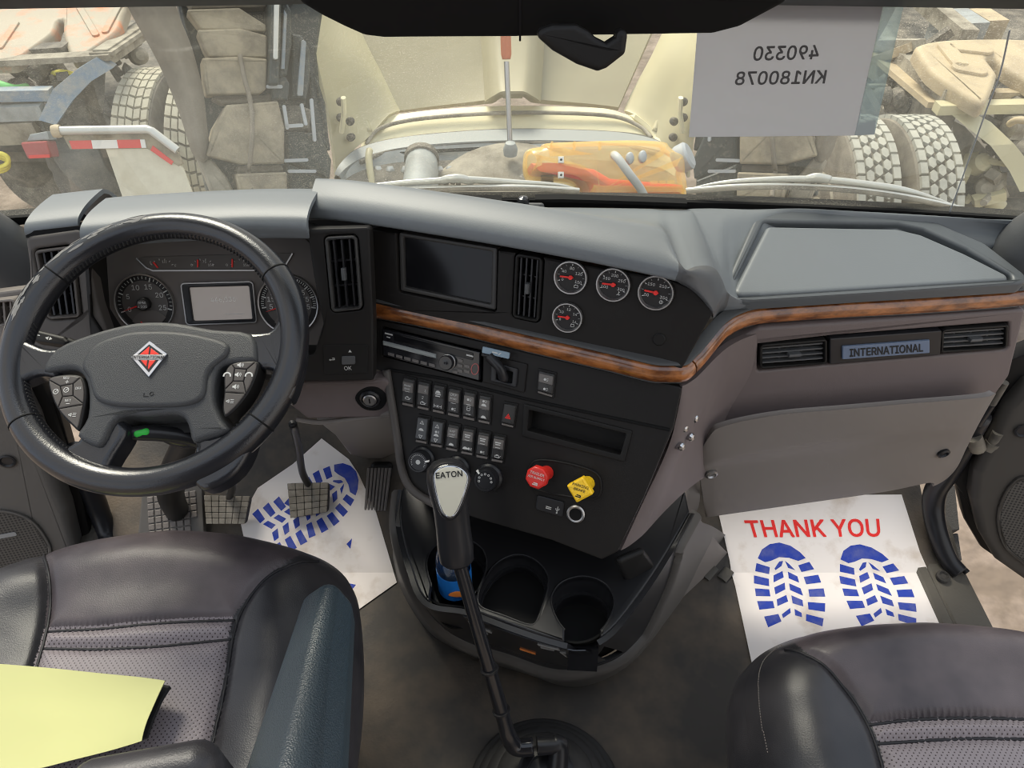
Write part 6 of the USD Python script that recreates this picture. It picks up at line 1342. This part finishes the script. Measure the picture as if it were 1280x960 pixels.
T.add('frame_rail', rail(ony(128, 72, 4.1), ony(186, 32, 4.9), .08, .08), 'frame_dust', False); T.add('frame_rail', rail(ony(-60, 90, 4.0), ony(-20, 30, 4.9), .10, .20), 'frame_dust', False)
T.add('rail_flange', rail(ony(126, 68, 4.08), ony(180, 32, 4.8), .12, .02), 'frame_dust', False)
T.add('tail_bracket', loft(np.array([[ony(x, y, d) + np.array([0, dy, 0]) for dy in (0, .05)] + [ony(x2, y2, d) + np.array([0, dy, -.02]) for dy in (.05, 0)] for x, y, x2, y2, d in ((120, 72, 140, 80, 4.05), (95, 88, 112, 97, 4.0), (66, 112, 88, 122, 3.92), (48, 150, 68, 152, 3.86))])), 'blue_steel', 20, label='blue painted angled end of the frame')
T.add('gusset', loft(np.array([[ony(x, y, d), ony(x, y, d + .03), ony(x2, y2, d + .03), ony(x2, y2, d)] for x, y, x2, y2, d in ((100, 88, 132, 88, 4.12), (78, 115, 130, 130, 4.06), (66, 150, 125, 165, 4.0))])), 'frame_dark', 20)
T.add('cross_member', rail(ony(-60, 119, 3.95), ony(66, 117, 3.95), .06, .06), 'blue_steel', False); T.add('cross_member', rail(ony(-60, 143, 3.92), ony(56, 139, 3.92), .06, .08), 'grey_steel', False); T.add('cross_member', rail(ony(-60, 152, 3.96), ony(58, 152, 3.96), .08, .16), 'frame_dark', False)
T.add('rear_plate', rail(ony(-60, 170, 3.9), ony(48, 165, 3.9), .04, .12), 'frame_dust', False); T.add('chassis_deck', bx(-3.6, 3.95, -.42, -2.2, 6.2, -.36), 'frame_dark', False)
T.add('axle', tube([(-3.5, 4.2, -.53), (-1.95, 4.2, -.53)], .09, 16), 'frame_dark', 40); T.add('axle_housing', lathe([(.05, -.2), (.2, -.1), (.24, 0), (.2, .1), (.05, .2)], 24, O=(-2.95, 4.2, -.5), N=(0, 1, 0)), 'frame_dark', 40)
jumble(T, 'fitting', [ony(30, 100, 4.2), ony(90, 130, 4.1), ony(110, 120, 4.15), ony(70, 95, 4.2), ony(15, 125, 4.1), ony(98, 145, 4.05)], .12, ('frame_dark', 'frame_dust', 'frame_dark'), 11, 26)
jumble(T, 'fitting', [ony(165, 55, 4.6), ony(150, 78, 4.4), ony(175, 45, 4.8)], .12, ('frame_dust', 'frame_dark'), 12, 10)
T.add('air_line', tube([ony(-20, 98, 4.05), ony(4, 106, 4.0), ony(20, 110, 4.02), ony(34, 108, 4.1)], .018, 8, smooth=6), 'hose_green', True, label='green air line'); T.add('air_line', tube([ony(66, 92, 4.2), ony(78, 90, 4.1), ony(92, 93, 4.1), ony(104, 100, 4.1)], .014, 8, smooth=6), 'hose_yellow', True, label='yellow air line')
for k in range(3): T.add('coiled_line', tube(np.array([ony(-4 + 15 * math.cos(a), 200 + k * 3 + 9 * math.sin(a), 3.75 + .02 * k) for a in np.linspace(0, 6.28, 18)[:-1]]), .012, 6, closed=True), 'hose_yellow', True)
TLF = Fr(ony(44, 188, 3.72), unit([.1, -.9, .4])); T.add('tail_lamp', TLF.m(prism(TLF.poly([(24, 178), (58, 176), (64, 197), (34, 199)], .01), -.10, 0, .012, 2)), 'lamp_red', 40); T.add('lamp_bracket', TLF.m(prism(TLF.poly([(34, 168), (56, 164), (60, 175), (30, 177)]), -.10, -.02, .01)), 'grey_steel'); T.add('lamp_stripe', TLF.m(prism(TLF.poly([(36, 194), (62, 193), (63, 197), (37, 198)]), .0, .004)), 'tape_red')
AB = ony(108, 212, 3.95); T.add('air_spring', lathe([(.17, .24), (.185, .20), (.19, .13), (.178, .10), (.185, .05), (.178, .0), (.17, -.03), (.14, -.05)], 36, O=AB + [0, 0, -.08], N=unit([.02, .1, 1])), 'airbag', 40); T.add('air_spring_base', lathe([(.0, -.16), (.15, -.16), (.185, -.13), (.17, -.10), (.12, -.06)], 36, O=AB + [0, 0, -.06], N=unit([.02, .1, 1])), 'frame_dust', 40)
T.add('wheel_drum', lathe([(.30, -.05), (.32, .0), (.30, .05), (0, .06)], 32, O=ony(62, 205, 4.15), N=(0, -1, .2)), 'frame_dark', 40)
MF = Fr(ony(150, 175, 3.62), unit([.06, -.92, .38]))
T.add('hanger', tube([MF.w([*MF.at(*p), .0])[0] for p in ((70, 163.5), (184, 161.5), (190, 164), (222, 188))], .022, 12), 'galv', 40); T.add('hanger_knob', lathe([(.03, -.02), (.034, 0), (.03, .02), (0, .024)], 16, O=MF.w([*MF.at(71, 164), 0])[0], N=(-1, -.2, 0)), 'sand_plate', 40)
T.add('hanger_plate', MF.m(prism(MF.poly([(74, 166), (186, 165), (222, 192), (227, 205), (222, 208), (182, 186), (86, 187)]), -.03, -.012, .004)), 'dusty', 30)
T.add('mud_flap', MF.m(prism(MF.poly([(130, 186), (182, 185), (222, 204), (228, 212), (246, 262), (158, 266)]), -.03, -.016, .003)), 'flap', 30, label='pale mud flap')
for q, m in (([(85, 176), (113, 175.5), (115, 186), (89, 186.5)], 'tape_red'), ([(113, 175.5), (145, 175), (147, 185.5), (115, 186)], 'tape_white'), ([(145, 175), (174, 174.5), (176, 185), (147, 185.5)], 'tape_red'), ([(174, 174.5), (180, 174.5), (182, 185), (176, 185)], 'tape_white'), ([(190, 182), (216, 202), (213.5, 206.5), (187, 188)], 'tape_red')):
    T.add('reflective_tape', MF.m(prism(MF.poly(q), -.012, -.009)), m, False)
T.done()

T = Thing('tractor_truck', 'rear of dusty tractor truck with sandy fifth wheel, seen through right of windshield', 'truck', 'tractor trucks parked ahead')
tire(T, 2.075, 3.55, .25, -1, ('tire_pale', 'tire_pale'), 'hex', 3); tire(T, 1.77, 3.55, .25, -1, ('tire_pale', 'tire_pale'), 'hex', 4)
FW = Fr(ony(1210, 70, 4.05), unit([0, -.12, 1]), right=(1, 0, 0))
T.add('fifth_wheel', FW.m(prism(FW.poly(dense([(1146, 60), (1150, 54), (1190, 48), (1285, 48), (1370, 60), (1400, 110), (1330, 122), (1284, 98), (1262, 86), (1246, 72), (1237, 71), (1236, 75), (1246, 88), (1247, 96), (1234, 126), (1222, 126), (1196, 110), (1166, 89), (1152, 70)], 3).tolist()), -.08, .0, .03, 3)), 'sand_plate', 40)
for L in ([(1182, 60), (1200, 82)], [(1195, 60), (1230, 64)], [(1200, 86), (1222, 90)]): T.add('raised_pad', FW.m(prism(LineString(FW.pts(L)).buffer(.045), 0, .016, .008)), 'sand_plate', 40, under='fifth_wheel')
T.add('frame_rail', rail(ony(1100, 70, 4.9), ony(1184, 142, 3.75), .10, .24), 'frame_dust', False); T.add('rail_flange', rail(ony(1104, 66, 4.8), ony(1186, 132, 3.78), .22, .03), 'sand_plate', False); T.add('frame_rail', rail(ony(1060, 10, 5.6), ony(1100, 70, 4.9), .10, .24), 'frame_dust', False)
for t in np.linspace(.08, .8, 7): q = ony(1104, 66, 4.8) * (1 - t) + ony(1186, 132, 3.78) * t; T.add('bolt', lathe([(.022, 0), (.022, .03), (.012, .036), (0, .036)], 8, O=q + [.0, 0, .012]), 'frame_dark', 30)
T.add('cross_beam', rail(ony(1170, 135, 3.72), ony(1420, 130, 3.72), .07, .05), 'cream', False); T.add('cross_beam', rail(ony(1240, 118, 3.85), ony(1420, 114, 3.85), .06, .04), 'sand_plate', False)
T.add('cross_beam', rail(ony(1080, 80, 4.7), ony(1140, 58, 4.5), .10, .05), 'sand_plate', False); T.add('cross_beam', rail(ony(1096, 56, 4.8), ony(1150, 56, 4.5), .08, .06), 'frame_dust', False)
T.add('tail_bracket', loft(np.array([[ony(x, y, d), ony(x, y, d + .06), ony(x2, y2, d + .06), ony(x2, y2, d)] for x, y, x2, y2, d in ((1180, 136, 1206, 136, 3.72), (1205, 156, 1238, 152, 3.62), (1238, 182, 1268, 180, 3.52), (1262, 214, 1290, 208, 3.46), (1275, 240, 1310, 236, 3.40))])), 'cream', 20, label='cream painted angled end of frame')
T.add('gusset', loft(np.array([[ony(x, y, d), ony(x, y, d + .03), ony(x2, y2, d + .03), ony(x2, y2, d)] for x, y, x2, y2, d in ((1190, 150, 1206, 158, 3.78), (1194, 200, 1240, 195, 3.68), (1200, 262, 1272, 262, 3.58))])), 'frame_dust', 20)
T.add('chassis_deck', bx(2.25, 3.6, -.45, 3.9, 6.4, -.38), 'frame_dark', False); T.add('axle', tube([(1.9, 3.55, -.53), (3.6, 3.55, -.53)], .09, 16), 'frame_dark', 40)
T.add('battery_box', loft(np.array([[ony(1168, 12, 5.3), ony(1199, 30, 4.9), ony(1238, 28, 4.85), ony(1210, 10, 5.3)], [ony(1168, 12, 5.3) + [0, 0, -.22], ony(1199, 30, 4.9) + [0, 0, -.22], ony(1238, 28, 4.85) + [0, 0, -.22], ony(1210, 10, 5.3) + [0, 0, -.22]]])), 'grey_steel', False)
T.add('battery_box', loft(np.array([[ony(1212, 11, 5.3), ony(1237, 26, 4.9), ony(1262, 25, 4.85), ony(1236, 9, 5.3)], [ony(1212, 11, 5.3) + [0, 0, -.2], ony(1237, 26, 4.9) + [0, 0, -.2], ony(1262, 25, 4.85) + [0, 0, -.2], ony(1236, 9, 5.3) + [0, 0, -.2]]])), 'sand_plate', False)
T.add('side_beam', rail(ony(1130, -20, 6.0), ony(1210, 48, 4.7), .10, .10), 'frame_dust', False); T.add('front_deck', bx(1.9, 5.0, -.35, 4.6, 7.5, -.28), 'frame_dark', False)
jumble(T, 'fitting', [ony(1120, 110, 4.4), ony(1108, 125, 4.2), ony(1130, 120, 4.2), ony(1100, 135, 4.1), ony(1150, 70, 4.5)], .10, ('frame_dark', 'frame_dust', 'frame_dark'), 21, 18)
jumble(T, 'fitting', [ony(1228, 218, 3.55), ony(1222, 208, 3.6), ony(1245, 240, 3.5), ony(1232, 250, 3.5)], .07, ('frame_dust', 'cream'), 22, 12)
jumble(T, 'fitting', [ony(1250, 150, 3.75), ony(1270, 160, 3.7), ony(1268, 190, 3.6), ony(1280, 140, 3.8)], .10, ('frame_dark', 'frame_dust'), 23, 14)
T.add('air_line', tube([ony(1262, 155, 3.6), ony(1272, 150, 3.55), ony(1290, 152, 3.5)], .018, 8, smooth=6), 'sand_plate', True)
T.done()
